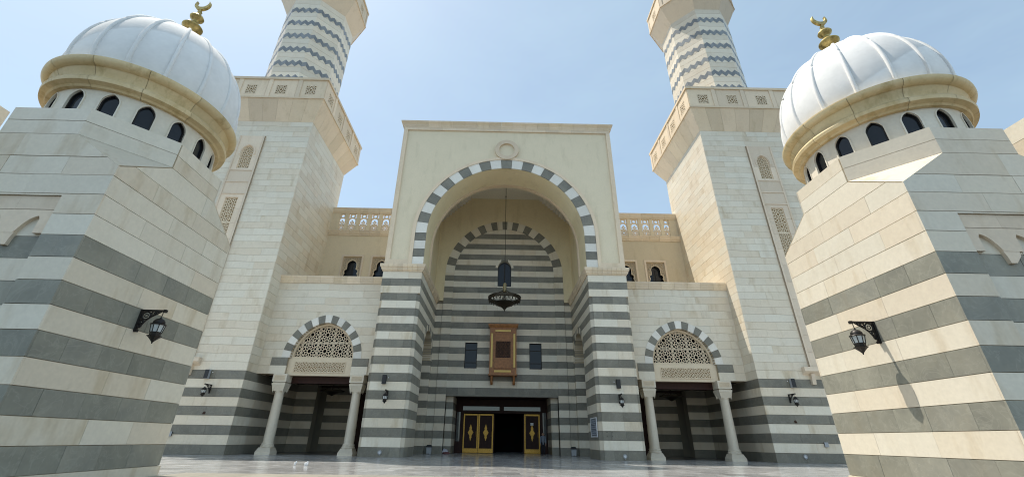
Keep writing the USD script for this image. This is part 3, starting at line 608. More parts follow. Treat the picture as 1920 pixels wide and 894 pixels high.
# ================================================================ minarets on their square bases
TX0, TX1, TY1, TZ = 16.98, 25.8, 8.2, 25.8
for sg in (-1, 1):
    side = 'left' if sg < 0 else 'right'
    mn = thing('minaret', 'tall %s minaret: square stone base, carved parapet and octagonal shaft with grey zigzag bands' % side, 'minaret', (sg * 21.4, 4.1, 0))
    part(mn, 'base_core', mirror(bx(TX0 + J, TX1 - J, J, TY1, 0, TZ), sg), MORTAR)
    F = Face((0, 0, 0), (sg, 0, 0), (0, -1, 0)); FS = Face((sg * TX0, 0, 0), (0, 1, 0), (-sg, 0, 0))
    zs = [i * C_ for i in range(48)]
    kinds = lambda i: ('g' if i % 2 == 0 else 'c') if i < 9 else 'c'
    strip = sbox(20.62, 5.3, 22.8, 24.2)
    lay(mn, F, sbox(TX0, 0, TX1, TZ - .01).difference(strip), zs, kinds, {'g': 2.2, 'c': 2.3}, .008, 201 + sg, hgap=.014, names=('front_block', 'grey_front_block'))
    lay(mn, FS, sbox(.055, 0, TY1, TZ - .01), zs, kinds, {'g': 2.0, 'c': 1.75}, .008, 211 + sg, hgap=.014, names=('side_block', 'grey_side_block'))
    part(mn, 'base_rear', mirror(bx(TX1 - J, TX1, 0, TY1, 0, TZ), sg), CREAM[0])
    # tall window strip with arched lattice
    arch = point_arch(21.71, .50, .2, 22.45, 20.82)
    low = sbox(21.22, 5.95, 22.20, 18.06)
    cells = [('c', 18.06, 15.86), ('o', 15.86, 13.66), ('c', 13.66, 11.46), ('c', 11.46, 9.26), ('o', 9.26, 7.06), ('c', 7.06, 5.95)]
    fr = sbox(20.66, 5.75, 22.78, 24.15)
    zc = [24.15, 22.0, 20.62, 19.52, 18.4, 17.05, 15.75, 14.45, 13.1, 11.8, 10.5, 9.2, 7.9, 6.7, 5.75]
    body = fr.difference(arch).difference(low)
    for za, zb in zip(zc[:-1], zc[1:]):
        for g in polys(body.intersection(sbox(20, zb + .006, 24, za - .006))):
            part(mn, 'window_surround_block', F(extr(g, -.2, .09)), FRAME)
    edge = unary_union([sbox(20.66, 5.75, 20.80, 24.15), sbox(22.64, 5.75, 22.78, 24.15), sbox(20.80, 18.38, 22.64, 18.46), sbox(20.80, 19.48, 22.64, 19.57), sbox(20.80, 20.6, 22.64, 20.68)])
    for g in polys(edge): part(mn, 'surround_moulding', F(extr(g, .05, .13)), FRAME)
    part(mn, 'arch_hood', F(extr(point_arch(21.71, .66, .2, 22.45, 22.2).difference(point_arch(21.71, .56, .2, 22.45, 22.2)), .05, .13)), FRAME)
    la = part(mn, 'arched_lattice', F(extr(lattice(arch, 1, 2, .05, .036), -.06, .02)), LATT)
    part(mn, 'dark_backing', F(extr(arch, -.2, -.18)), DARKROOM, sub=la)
    for k, za, zb in cells:
        q = sbox(21.22, zb, 22.20, za)
        la = part(mn, 'pierced_lattice' if k == 'o' else 'carved_lattice', F(extr(lattice(q, 1, 2 if za - zb > 1.5 else 1, .03, .036 if k == 'o' else None), -.06, .02)), LATT)
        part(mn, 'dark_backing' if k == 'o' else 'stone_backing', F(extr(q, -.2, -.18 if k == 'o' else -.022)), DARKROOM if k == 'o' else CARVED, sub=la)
    part(mn, 'window_sill', mirror(hull([(x, y, z) for x, y, z in [(20.1, -.32, 5.72), (23.3, -.32, 5.72), (20.1, .02, 5.72), (23.3, .02, 5.72), (20.1, -.32, 5.45), (23.3, -.32, 5.45), (20.1, .02, 5.2), (23.3, .02, 5.2)]]), sg), FRAME)
    for x in (20.5, 22.75):
        part(mn, 'sill_bracket', mirror(hull([(x, -.26, 5.3), (x + .25, -.26, 5.3), (x, .02, 5.3), (x + .25, .02, 5.3), (x, -.14, 4.62), (x + .25, -.14, 4.62), (x, .02, 4.62), (x + .25, .02, 4.62)]), sg), FRAME)
    # flared cornice and carved parapet
    o1, zf, zt, zl = .86, 27.72, 29.85, 30.1
    def flare(p, q, n, nf, rg):
        p, q, n = (np.array(a, float) for a in (p, q, n)); e = (q - p) / np.linalg.norm(q - p); L = np.linalg.norm(q - p)
        for i in range(nf):
            s = [i / nf * L + (.006 if i else 0), (i + 1) / nf * L - (.006 if i < nf - 1 else 0)]
            def P_(sv, o, z, m): return (*(p + e * sv + n * o + e * m * o), z)
            m0, m1 = (-1 if i == 0 else 0), (1 if i == nf - 1 else 0)
            k = o1 * L / (L + 2 * o1)
            top = [i / nf * (L + 2 * o1) - o1 + (.006 if i else 0), (i + 1) / nf * (L + 2 * o1) - o1 - (.006 if i < nf - 1 else 0)]
            pts = [(*(p + e * s[0]), TZ), (*(p + e * s[1]), TZ), (*(p + e * top[0] + n * o1), zf), (*(p + e * top[1] + n * o1), zf)]
            pts += [(*(np.array(a[:2]) - n * .1), a[2] + .06) for a in pts]
            part(mn, 'flare_slab', hull(pts), rg.choice(TRIM))
    rg = random.Random(221 + sg)
    A, B, Cc, D = (sg * TX0, 0), (sg * TX1, 0), (sg * TX1, TY1), (sg * TX0, TY1)
    flare(A, B, (0, -1), 8, rg); flare(D, A, (-sg, 0), 7, rg); flare(B, Cc, (sg, 0), 2, rg); flare(Cc, D, (0, 1), 2, rg)
    x0, x1, y0, y1 = TX0 - o1, TX1 + o1, -o1, TY1 + o1
    part(mn, 'parapet_core', mirror(join([bx(x0 + .08, x1 - .08, y0 + .08, y1 - .08, zf, zt + .02), bx(TX0, TX1, .02, TY1, TZ - .02, zf)]), sg), MORTAR)
    def molding(z0, z1, o): return mirror(join([bx(x0 - o, x1 + o, y0 - o, y0 + .3, z0, z1), bx(x0 - o, x0 + .3, y0 + .3, y1 - .3, z0, z1), bx(x1 - .3, x1 + o, y0 + .3, y1 - .3, z0, z1), bx(x0 - o, x1 + o, y1 - .3, y1 + o, z0, z1)]), sg)
    part(mn, 'lower_moulding', molding(zf - .02, zf + .14, .05), TRIM[0]); part(mn, 'coping', molding(zt, zl, .09), TRIM[0])
    part(mn, 'parapet_roof', mirror(bx(x0 + .3, x1 - .3, y0 + .3, y1 - .3, zt, zl - .05), sg), TRIM[1])
    for face, a, b2 in ((Face((0, y0, 0), (sg, 0, 0), (0, -1, 0)), x0, x1), (Face((sg * x0, 0, 0), (0, 1, 0), (-sg, 0, 0)), y0, y1)):
        n = 4; ww = (b2 - a) / n
        for i in range(n):
            u0, u1 = a + i * ww + (.05 if i == 0 else .008), a + (i + 1) * ww - .008; cx = (u0 + u1) / 2
            hole = sbox(cx - .5, 28.15, cx + .5, 29.25)
            pp = part(mn, 'parapet_panel', face(extr(sbox(u0, zf + .14, u1, zt).difference(hole), -.1, 0)), rg.choice(TRIM))
            part(mn, 'panel_pilaster', face(extr(sbox(u1 - .42, zf + .14, u1 - .06, zt), -.02, .05)), TRIM[1], sub=pp)
            part(mn, 'carved_square', face(extr(lattice(hole, 1, 1, .03), -.05, .01)), LATT, sub=pp)
            part(mn, 'carved_backing', face(extr(hole, -.1, -.06)), CARVED, sub=pp)
    # octagonal shaft
    MX, MY, AP, Z0, Z1 = 21.4, 4.1, 3.24, 30.0, 43.15
    def octo(a, z, c=(sg * MX, MY)):
        r = a / math.cos(PI / 8); return [(c[0] + r * math.cos(PI / 8 + k * PI / 4), c[1] + r * math.sin(PI / 8 + k * PI / 4), z) for k in range(8)]
    part(mn, 'shaft_core', hull(octo(AP - .03, Z0) + octo(AP - .03, Z1)), MORTAR)
    ns = 20; hz = (Z1 - Z0) / ns
    for i in range(ns):
        part(mn, 'shaft_course', hull(octo(AP, Z0 + i * hz + .012) + octo(AP, Z0 + (i + 1) * hz - .012)), SHAFT[i % 2] if i % 3 else SHAFT[0])
    fw8 = 2 * AP * math.tan(PI / 8)
    for zc_ in (41.5, 39.58, 37.66, 35.74, 33.82, 31.9, 30.4)[:6]:
        for ang in (-90, -45, -135, 0 if sg < 0 else 180):
            a = math.radians(ang); N = (math.cos(a), math.sin(a), 0); U = (-math.sin(a), math.cos(a), 0)
            fc = Face((sg * MX + AP * N[0], MY + AP * N[1], 0), U, N)
            for k in range(8):
                u0 = -fw8 / 2 + k * fw8 / 8; u1 = u0 + fw8 / 8; d0, d1 = (0, .36) if k % 2 == 0 else (.36, 0)
                q = Polygon([(u0, zc_ - .45 + d0), (u1, zc_ - .45 + d1), (u1, zc_ + .09 + d1), (u0, zc_ + .09 + d0)])
                part(mn, 'zigzag_stone', fc(extr(q.buffer(-.004), -.05, .012)), GREYZ[rg.randrange(3)])
    # balcony, upper shaft and cap
    a2, zb0, zb1 = 4.22, 45.35, 47.6
    part(mn, 'balcony_flare', hull(octo(AP - .01, Z1) + octo(a2, zb0)), TRIM[1])
    part(mn, 'balcony_moulding', hull(octo(a2 + .07, zb0 + .002) + octo(a2 + .07, zb0 + .16)), TRIM[0])
    for k in range(8):
        a = k * PI / 4 - PI / 2; N = (math.cos(a), math.sin(a), 0); U = (-math.sin(a), math.cos(a), 0); fc = Face((sg * MX + a2 * N[0], MY + a2 * N[1], 0), U, N)
        h = a2 * math.tan(PI / 8)
        hole = sbox(-.45, zb0 + .5, .45, zb0 + 1.5)
        pp = part(mn, 'balcony_panel', fc(extr(sbox(-h + .01, zb0 + .16, h - .01, zb1).difference(hole), -.12, 0)), TRIM[k % 2])
        part(mn, 'carved_square', fc(extr(lattice(hole, 1, 1, .03), -.06, .01)), LATT, sub=pp)
        part(mn, 'carved_backing', fc(extr(hole, -.11, -.06)), CARVED, sub=pp)
        part(mn, 'panel_pilaster', fc(extr(unary_union([sbox(-h + .02, zb0 + .16, -h + .3, zb1), sbox(h - .3, zb0 + .16, h - .02, zb1)]), -.02, .05)), TRIM[1], sub=pp)
    part(mn, 'balcony_coping', hull(octo(a2 + .1, zb1) + octo(a2 + .1, zb1 + .25)), TRIM[0])
    part(mn, 'upper_shaft', hull(octo(2.5, zb1) + octo(2.4, 58)), SHAFT[0])
    part(mn, 'upper_balcony', hull(octo(2.42, 58) + octo(3.2, 59.6) + octo(3.2, 61.2)), TRIM[0])
    part(mn, 'lantern_stage', lathe([(0, 61.2), (1.5, 61.2), (1.5, 66), (1.8, 66.3), (1.7, 67.5), (1.0, 69.2), (.15, 70.4), (0, 70.5)], 32, (sg * MX, MY)), SHAFT[1], smooth=40)

# ================================================================ domed pavilions in the foreground
KX, KY, KW, KZ = 12.475, -17.725, 4.95, 0.25
for sg in (-1, 1):
    side = 'left' if sg < 0 else 'right'
    lit = 'in shade' if sg < 0 else 'with its sunlit face towards the plaza'
    kk = thing('domed_pavilion', '%s striped stone pavilion with white ribbed dome, %s' % (side, lit), 'pavilion', (sg * KX, KY, 0))
    X0, X1, Y0, Y1 = KX - KW / 2, KX + KW / 2, KY - KW / 2, KY + KW / 2; CH = .2929 * KW
    def ring8(z, d=0.0, c=CH):
        a, b2, p, q = X0 + d, X1 - d, Y0 + d, Y1 - d; c = max(c - d * .5858, 0)
        return [(a + c, p, z), (b2 - c, p, z), (b2, p + c, z), (b2, q - c, z), (b2 - c, q, z), (a + c, q, z), (a, q - c, z), (a, p + c, z)]
    def ring4(z, d=0.0): return [(X0 + d, Y0 + d, z), (X1 - d, Y0 + d, z), (X1 - d, Y1 - d, z), (X0 + d, Y1 - d, z)]
    ZB, ZO, ZJ, ZT = 7.15, 8.10, 8.55, 8.97
    NX0, NX1, NZ0, ND = 11.0, 13.95, .8, .13
    body = manifold3d.Manifold.hull_points(np.array(ring4(0, J) + ring4(ZB, J) + ring8(ZO, J))) + manifold3d.Manifold.hull_points(np.array(ring8(ZO - .01, J) + ring8(ZT - .02, J)))
    rec = manifold3d.Manifold.hull_points(np.array([(x, y, z) for x in (NX0 - .01, NX1 + .01) for y in (Y0 - 1, Y0 + ND + .05) for z in (NZ0, 6.25)]))
    part(kk, 'core', mirror(body - rec, sg), MORTAR)
    part(kk, 'plinth', mirror(bx(X0 - .03, X1 + .03, Y0 - .03, Y1 + .03, 0, KZ - .004), sg), CREAM[1])
    zs = [KZ + i * C_ for i in range(14)] + [ZO, ZJ, ZT]
    kinds = lambda i: 'g' if (i % 2 == 0 and i < 9) else 'c'
    reg = lambda a, b2: unary_union([sbox(a, KZ, b2, ZB), Polygon([(a, ZB), (b2, ZB), (b2 - CH, ZO), (a + CH, ZO)]), sbox(a + CH, ZO, b2 - CH, ZT)]).buffer(0)
    Lk = {'g': 1.02, 'c': 1.7}
    F = Face((0, Y0, 0), (sg, 0, 0), (0, -1, 0)); FI = Face((sg * X0, 0, 0), (0, 1, 0), (-sg, 0, 0)); FB_ = Face((0, Y1, 0), (sg, 0, 0), (0, 1, 0)); FO = Face((sg * X1, 0, 0), (0, 1, 0), (sg, 0, 0))
    lay(kk, F, reg(X0, X1).difference(sbox(NX0, NZ0, NX1, 6.25)), zs, kinds, Lk, .007, 301 + sg, mats=pick_pav, hgap=.014)
    lay(kk, FI, reg(Y0 + .052, Y1 - .052), zs, kinds, Lk, .007, 303 + sg, mats=pick_pav, hgap=.014)
    lay(kk, FB_, reg(X0, X1), zs, kinds, {'g': 1.6, 'c': 2.5}, .014, 305 + sg, mats=pick_pav, names=('rear_block', 'grey_rear_block'))
    lay(kk, FO, reg(Y0 + .052, Y1 - .052), zs, kinds, {'g': 1.6, 'c': 2.5}, .014, 307 + sg, mats=pick_pav, names=('rear_block', 'grey_rear_block'))
    rg = random.Random(311 + sg)
    # sloping corner triangles and the diagonal faces of the parapet
    for (cx, cy, ax, ay) in ((X0, Y0, 1, 1), (X1, Y0, -1, 1), (X0, Y1, 1, -1), (X1, Y1, -1, -1)):
        tri = [(cx, cy, ZB), (cx + ax * CH, cy, ZO), (cx, cy + ay * CH, ZO)]
        inn = [(x + ax * .06, y + ay * .06, z) for x, y, z in tri]
        part(kk, 'corner_slope', mirror(hull(tri + inn), sg), CREAM[1])
        for za, zb in ((ZO, ZJ), (ZJ, ZT)):
            o = [(cx + ax * CH, cy), (cx, cy + ay * CH)]
            part(kk, 'parapet_block', mirror(hull([(x + q * ax * .05, y + q * ay * .05, z) for x, y in o for q in (0, 1) for z in (za + .007, zb - (.007 if zb < ZT else 0))]), sg), rg.choice(CREAM))
    # shallow niche with a scalloped frieze
    Fn = Face((0, Y0 + ND, 0), (sg, 0, 0), (0, -1, 0))
    lay(kk, Fn, sbox(NX0 + .003, NZ0 + .003, NX1 - .003, 6.25), [zs[1]] + zs[2:12], lambda i: kinds(i + 1), {'g': .95, 'c': 1.4}, .012, 321 + sg, mats=pick_pav, names=('niche_block', 'grey_niche_block'))
    fz = sbox(NX0 + .004, 5.25, NX1 - .004, 5.865)
    for k in range(4):
        xr = 11.28 + .92 * k                                       # straight jamb on the corner side, curve falling to a corbel
        cut = [(xr, 5.1), (xr, 5.62), (xr + .04, 5.70)] + [(xr + .04 + .40 * s, 5.70 - .10 * s - .33 * s ** 2.4) for s in np.linspace(.1, .9, 9)] + [(xr + .46, 5.24), (xr + .46, 5.1)]
        fz = fz.difference(Polygon(cut))
    tipx = [11.78 + .92 * k for k in range(3)]
    for g in polys(fz): part(kk, 'scalloped_frieze', Fn(extr(g, -.02, .085)), FRAME)
    for x in tipx:
        part(kk, 'frieze_corbel', Fn(extr(Polygon([(x - .08, 5.26), (x + .32, 5.26), (x + .30, 5.14), (x + .12, 4.95), (x - .02, 4.95), (x - .04, 5.12)]), -.02, .08)), FRAME)
    for k in range(3):
        part(kk, 'frieze_block', Fn(extr(sbox(NX0 + .004 + k * .98, 5.875, NX0 + (k + 1) * .98, 6.245), -.02, .09)), FRAME)
    # drum with arched windows
    cc = (sg * KX, KY); DR = 2.16
    drum = manifold3d.Manifold.cylinder(1.35, DR, DR, 96).translate([*cc, 8.7])
    drum = drum - manifold3d.Manifold.cylinder(2, DR - .25, DR - .25, 96).translate([*cc, 8.6])
    cuts = None; wl = []
    for k in range(16):
        a = k * PI / 8; N = np.array([math.cos(a), math.sin(a), 0]); U = np.array([-math.sin(a), math.cos(a), 0])
        fc = Face((cc[0] + DR * N[0], cc[1] + DR * N[1], 0), U, N); ar = point_arch(0, .21, .13, 9.62, 8.75)
        v, f = fc(extr(ar, -.4, .2))
        cm = manifold3d.Manifold(manifold3d.Mesh(v.astype(np.float32), f.astype(np.uint32)))
        cuts = cm if cuts is None else cuts + cm; wl.append((fc, ar))
    part(kk, 'drum', drum - cuts, DRUMW, smooth=35)
    part(kk, 'parapet_floor', mirror(hull(ring8(8.7, .06) + ring8(8.78, .06)), sg), CREAM[0])
    for fc, ar in wl:
        w = part(kk, 'drum_window', fc(extr(ar.buffer(.015), -.13, -.10)), GLASS)
        part(kk, 'window_frame', fc(extr(ar.difference(ar.buffer(-.035)), -.10, -.05)), IRON, sub=w)
        part(kk, 'window_trim', fc(extr(ar.buffer(.035).difference(ar.buffer(-.002)).intersection(sbox(-1, 8.9, 1, 12)), -.05, .012)), DRUMW, sub=w)
    prof = [(2.10, 9.98), (2.26, 9.99), (2.30, 10.05), (2.44, 10.10), (2.46, 10.20), (2.43, 10.27), (2.34, 10.29), (2.31, 10.33), (2.33, 10.46), (2.40, 10.58), (2.42, 10.63), (2.50, 10.65), (2.58, 10.70), (2.62, 10.77), (2.62, 10.85), (2.30, 10.90), (2.10, 10.9), (2.10, 9.98)]
    for k in range(12):
        a0, a1 = k * PI / 6 + .14, (k + 1) * PI / 6 + .14
        v, f = lathe(prof, 10, cc, a0 + .0022, a1 - .0022)
        n = len(prof); capA = [(0, j + 1, j) for j in range(1, n - 2)]; o = 9 * n; capB = [(o, o + j, o + j + 1) for j in range(1, n - 2)]
        part(kk, 'cornice_segment', (v, f), RING, smooth=30)
    # ribbed dome: slightly bulging, slightly pointed
    def dr(z):
        t = (z - 11.55) / 3.05
        if t < 0: return 2.42 * math.sqrt(max(0, 1 - (t * 1.25) ** 2))
        e = 2.42 * (max(0, 1 - t ** 2)) ** .52
        return e * (1 - .05 * t ** 3) if t < 1 else 0
    zz = np.concatenate([np.linspace(10.87, 13.3, 24), 11.55 + 3.05 * np.sin(np.linspace(math.asin((13.35 - 11.55) / 3.05), PI / 2, 22))])
    pd = [(dr(z), z) for z in zz]; pd[-1] = (0.0, zz[-1])
    dm = part(kk, 'dome', lathe(pd, 96, cc), DOMEW, smooth=True)
    for k in range(16):
        a = k * PI / 8
        pts = [(cc[0] + (r + .005) * math.cos(a), cc[1] + (r + .005) * math.sin(a), z) for r, z in pd[:-2]]
        part(kk, 'dome_rib', tube(pts, np.linspace(.062, .05, len(pts)), 8), DOMEW, smooth=True)
    fz0 = zz[-1] + .33
    fn = part(kk, 'finial', lathe([(0, fz0 - .45), (.17, fz0 - .45), (.15, fz0), (.22, fz0), (.24, fz0 + .03), (.13, fz0 + .08), (.14, fz0 + .13), (.24, fz0 + .22), (.34, fz0 + .33), (.345, fz0 + .38), (.28, fz0 + .46), (.18, fz0 + .56), (.10, fz0 + .64), (.09, fz0 + .70), (.12, fz0 + .76), (.22, fz0 + .85), (.24, fz0 + .92), (.20, fz0 + 1.0), (.10, fz0 + 1.09), (.065, fz0 + 1.2), (.085, fz0 + 1.25), (.05, fz0 + 1.32), (.045, fz0 + 1.42), (0, fz0 + 1.43)], 32, cc), GOLD, smooth=40)
    oc = Point(0, 0).buffer(.30, 32).difference(Point(0, .10).buffer(.245, 32)).difference(sbox(-1, .17, 1, 1))
    v, f = extr(oc, -.05, .05)
    part(kk, 'crescent', Face((cc[0], cc[1], fz0 + 1.68), (1, 0, 0), (0, -1, 0))((v, f)), GOLD, sub=fn)

# ================================================================ neighbouring blocks beyond the pavilions
for sg in (-1, 1):
    side = 'left' if sg < 0 else 'right'
    nb = thing('stone_annex', 'corner of a taller stone block just showing behind the %s pavilion at the picture edge' % side, 'building', (sg * 20, -20.3, 0))
    x0 = 17.0 if sg < 0 else 16.8; y1 = -17.9 if sg < 0 else -17.5; zt = 10.8
    part(nb, 'core', mirror(bx(x0 + J, 23, -23, y1, 0, zt - .02), sg), MORTAR)
    part(nb, 'end_wall', mirror(bx(x0, 23, y1, y1 + .03, 0, zt), sg), CREAM[0])
    part(nb, 'front_wall', mirror(bx(x0, 23, -23.03, -23, 0, zt), sg), CREAM[0])
    lay(nb, Face((sg * x0, 0, 0), (0, 1, 0), (-sg, 0, 0)), sbox(-23, 0, y1, zt), [.4 + i * .575 for i in range(18)] + [zt], lambda i: 'c' if i > 8 or i % 2 else 'g', {'g': 1.0, 'c': 1.6}, .014, 401 + sg)

# ================================================================ main doors
dr_ = thing('main_door', 'dark mahogany double door with gilded frames and medallions under the portal', 'door', (0, 11.85, 0))
def leaf(x0, x1, z1, open_=False):
    lf = part(dr_, 'door_leaf', bx(x0, x1, 11.85, 11.91, .02, z1), DWOOD)
    part(dr_, 'kick_plate', bx(x0 + .01, x1 - .01, 11.835, 11.848, .03, .36), GILT, sub=lf)
    for a, b2, c, d in ((x0, x0 + .13, .37, z1), (x1 - .13, x1, .37, z1), (x0 + .132, x1 - .132, z1 - .13, z1)):
        part(dr_, 'gilded_strip', bx(a + .01, b2 - .01, 11.835, 11.848, c, d), GILT, sub=lf)
    cx = (x0 + x1) / 2
    med = unary_union([Polygon([(cx, 1.25), (cx + .23, 1.62), (cx, 1.98), (cx - .23, 1.62)]), Point(cx, 1.98).buffer(.10, 10), Polygon([(cx - .08, 2.0), (cx + .08, 2.0), (cx, 2.26)]), Point(cx, 1.26).buffer(.09, 10), Polygon([(cx - .07, 1.22), (cx + .07, 1.22), (cx, .98)])]).buffer(.015)
    part(dr_, 'medallion', FRONT(11.85)(extr(med, .002, .03)), GILT, sub=lf)
    part(dr_, 'handle', tube([(x1 - .19, 11.83, 1.3), (x1 - .19, 11.78, 1.32), (x1 - .19, 11.78, 1.68), (x1 - .19, 11.83, 1.7)], .014), GILT, sub=lf)
    return lf
leaf(-3.38, -2.05, 3.13); leaf(-2.04, -.71, 3.13); rl = leaf(2.02, 3.42, 3.15)
part(dr_, 'paper_notice', bx(2.58, 2.84, 11.835, 11.845, 2.24, 2.46), WHITEP, sub=rl)
for x0, x1 in ((-.71, -.62), (1.93, 2.0)):       # the two open leaves swung into the hall
    part(dr_, 'open_leaf', bx(x0, x1, 11.95, 13.2, .02, 3.13), DWOOD)
fr_ = unary_union([sbox(-4.08, 0, 4.08, 4.35)]).difference(unary_union([sbox(-3.40, 0, 3.44, 3.2), sbox(-3.5, 3.42, -.2, 3.76), sbox(.2, 3.42, 3.5, 3.76), sbox(-4.0, .9, -3.68, 3.28), sbox(3.68, .9, 4.0, 3.28)]))
part(dr_, 'door_frame', FRONT(11.85)(extr(fr_, -.14, .05)), DWOOD)
for a in ((-3.52, -.18, 3.40, 3.78), (.18, 3.52, 3.40, 3.78), (-4.02, -3.66, .88, 3.3), (3.66, 4.02, .88, 3.3)):
    part(dr_, 'fanlight' if a[2] > 2 else 'side_light', bx(a[0], a[1], 11.9, 11.92, a[2], a[3]), REFLGLASS)
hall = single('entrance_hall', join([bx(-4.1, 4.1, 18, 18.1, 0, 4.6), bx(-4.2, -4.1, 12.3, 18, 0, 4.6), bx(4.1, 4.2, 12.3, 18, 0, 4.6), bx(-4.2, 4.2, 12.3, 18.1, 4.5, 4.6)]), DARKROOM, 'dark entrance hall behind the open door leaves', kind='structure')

# ================================================================ wooden oriel on the back wall
ms = thing('wooden_oriel', 'box shaped oak oriel with yellow inlay strips hung on the striped wall', 'oriel window', (0, 7.6, 5.2))
part(ms, 'case', bx(-1.14, 1.14, 7.22, 8.06, 5.96, 9.82), WOOD)
part(ms, 'cornice', hull([(x, y, z) for x, y, z in [(-1.16, 7.18, 9.82), (1.16, 7.18, 9.82), (-1.16, 8.06, 9.82), (1.16, 8.06, 9.82), (-1.30, 7.05, 10.02), (1.30, 7.05, 10.02), (-1.30, 8.06, 10.02), (1.30, 8.06, 10.02), (-1.30, 7.05, 10.12), (1.30, 7.05, 10.12), (-1.3, 8.06, 10.12), (1.3, 8.06, 10.12)]]), WOOD)
for x0, x1, z0, z1 in ((-.68, .66, 9.46, 9.62), (-.72, .68, 6.10, 6.26)): part(ms, 'inlay_strip', bx(x0, x1, 7.185, 7.218, z0, z1), INLAY)
for x0, x1 in ((-1.03, -.88), (.88, 1.03)): part(ms, 'inlay_strip', bx(x0, x1, 7.185, 7.218, 6.5, 9.3), INLAY)
pf = part(ms, 'front_panel', FRONT(7.22)(extr(sbox(-.72, 6.42, .72, 9.32).difference(sbox(-.62, 7.28, .62, 8.62)), .002, .06)), WOOD)
part(ms, 'panel_frame', FRONT(7.22)(extr(sbox(-.74, 6.40, .74, 9.34).difference(sbox(-.66, 6.48, .66, 9.26)), .058, .085)), WOOD, sub=pf)
part(ms, 'turned_lattice', FRONT(7.22)(extr(lattice(sbox(-.63, 7.27, .63, 8.63), 3, 3, .02), .03, .07)), DWOOD, sub=pf)
part(ms, 'sill', bx(-1.2, 1.2, 7.16, 8.06, 5.86, 5.958), WOOD)
for x in (-1.02, .84):
    part(ms, 'bracket', hull([(x, 7.3, 5.86), (x + .2, 7.3, 5.86), (x, 8.06, 5.86), (x + .2, 8.06, 5.86), (x, 7.95, 5.2), (x + .2, 7.95, 5.2), (x, 8.06, 5.2), (x + .2, 8.06, 5.2)]), WOOD)
    part(ms, 'bracket_drop', lathe([(0, 5.22), (.06, 5.26), (.10, 5.38), (.06, 5.5), (.09, 5.6), (.11, 5.86), (0, 5.86)], 12, (x + .1, 7.4)), WOOD, smooth=40)

# ================================================================ chandelier
CYc, CZc = 5.0, 11.72
ch = thing('chandelier', 'wide bronze ring chandelier hanging on a long rod inside the portal arch', 'chandelier', (.04, CYc, 10.6))
def circ(r, z, n=40): return [(.04 + r * math.cos(a), CYc + r * math.sin(a), z) for a in np.linspace(0, 2 * PI, n, endpoint=False)]
part(ch, 'rod', tube([(.04, CYc, 13.1), (.04, CYc, 23.2)], .022), IRON)
part(ch, 'rod_joint', lathe([(0, 21.6), (.05, 21.62), (.05, 21.72), (0, 21.74)], 12, (.04, CYc)), IRON)
part(ch, 'hub', lathe([(0, 12.3), (.13, 12.32), (.17, 12.5), (.13, 12.6), (.15, 12.7), (.15, 13.02), (.09, 13.1), (0, 13.12)], 20, (.04, CYc)), plain('hub_brass', (.30, .24, .13), .5, .6), smooth=40)
part(ch, 'ring', join([lathe([(1.20, CZc - .10), (1.36, CZc - .09), (1.38, CZc + .09), (1.20, CZc + .12), (1.20, CZc - .10)], 48, (.04, CYc)), tube(circ(1.37, CZc + .1), .03, 6, True), tube(circ(1.35, CZc - .1), .03, 6, True)]), BRONZE, smooth=30)
for k in range(8):
    a = k * PI / 4 + .2; ca, sa = math.cos(a), math.sin(a)
    part(ch, 'stay', tube([(.04 + 1.25 * ca, CYc + 1.25 * sa, CZc + .08), (.04 + .7 * ca, CYc + .7 * sa, 12.1), (.04 + .15 * ca, CYc + .15 * sa, 12.45)], .018, 6), BRONZE)
    part(ch, 'scroll', tube([(.04 + r * ca, CYc + r * sa, z) for r, z in ((.16, 12.3), (.40, 12.12), (.52, 11.9), (.42, 11.78), (.34, 11.9))], .016, 5), BRONZE)
    part(ch, 'lamp_stem', tube([(.04 + .14 * ca, CYc + .14 * sa, 12.3), (.04 + .14 * ca, CYc + .14 * sa, 11.5)], .014, 5), BRONZE)
part(ch, 'lower_bowl', lathe([(0, 10.60), (.03, 10.64), (.05, 10.75), (.18, 10.92), (.30, 11.02), (.36, 11.06), (.52, 11.1), (.80, 11.24), (.88, 11.30), (.86, 11.36), (.55, 11.42), (.3, 11.5), (0, 11.5)], 32, (.04, CYc)), BRONZE, smooth=30)
for k in range(24):
    a = k * PI / 12
    part(ch, 'pendant', lathe([(0, CZc - .36), (.03, CZc - .33), (.045, CZc - .22), (.02, CZc - .12), (0, CZc - .11)], 6, (.04 + 1.28 * math.cos(a), CYc + 1.28 * math.sin(a))), BRONZE)
for k in range(12):
    a = k * PI / 6 + .1
    part(ch, 'bowl_arm', tube([(.04 + .85 * math.cos(a), CYc + .85 * math.sin(a), 11.32), (.04 + 1.22 * math.cos(a), CYc + 1.22 * math.sin(a), CZc - .06)], .016, 5), BRONZE)
for sg in (-1, 1):       # dim ring lamps in the gate passages
    cx, cy, cz = sg * 13.3, 6.0, 4.3
    rl_ = thing('ring_lamp', 'dim ring chandelier in the dark %s gate passage' % ('left' if sg < 0 else 'right'), 'chandelier', (cx, cy, cz), 'ring lamps in the gate passages')
    part(rl_, 'ring', lathe([(.82, cz - .05), (.92, cz - .04), (.92, cz + .05), (.82, cz + .06), (.82, cz - .05)], 32, (cx, cy)), BRONZE)
    part(rl_, 'bowl', lathe([(0, cz - .35), (.2, cz - .26), (.55, cz - .10), (.82, cz - .03), (.5, cz + .02), (0, cz + .02)], 24, (cx, cy)), BRONZE, smooth=30)
    part(rl_, 'rod', tube([(cx, cy, cz), (cx, cy, 4.98)], .03), IRON)
    for k in range(4): part(rl_, 'stay', tube([(cx + .86 * math.cos(k * PI / 2), cy + .86 * math.sin(k * PI / 2), cz), (cx, cy, cz + .45)], .012, 5), IRON)

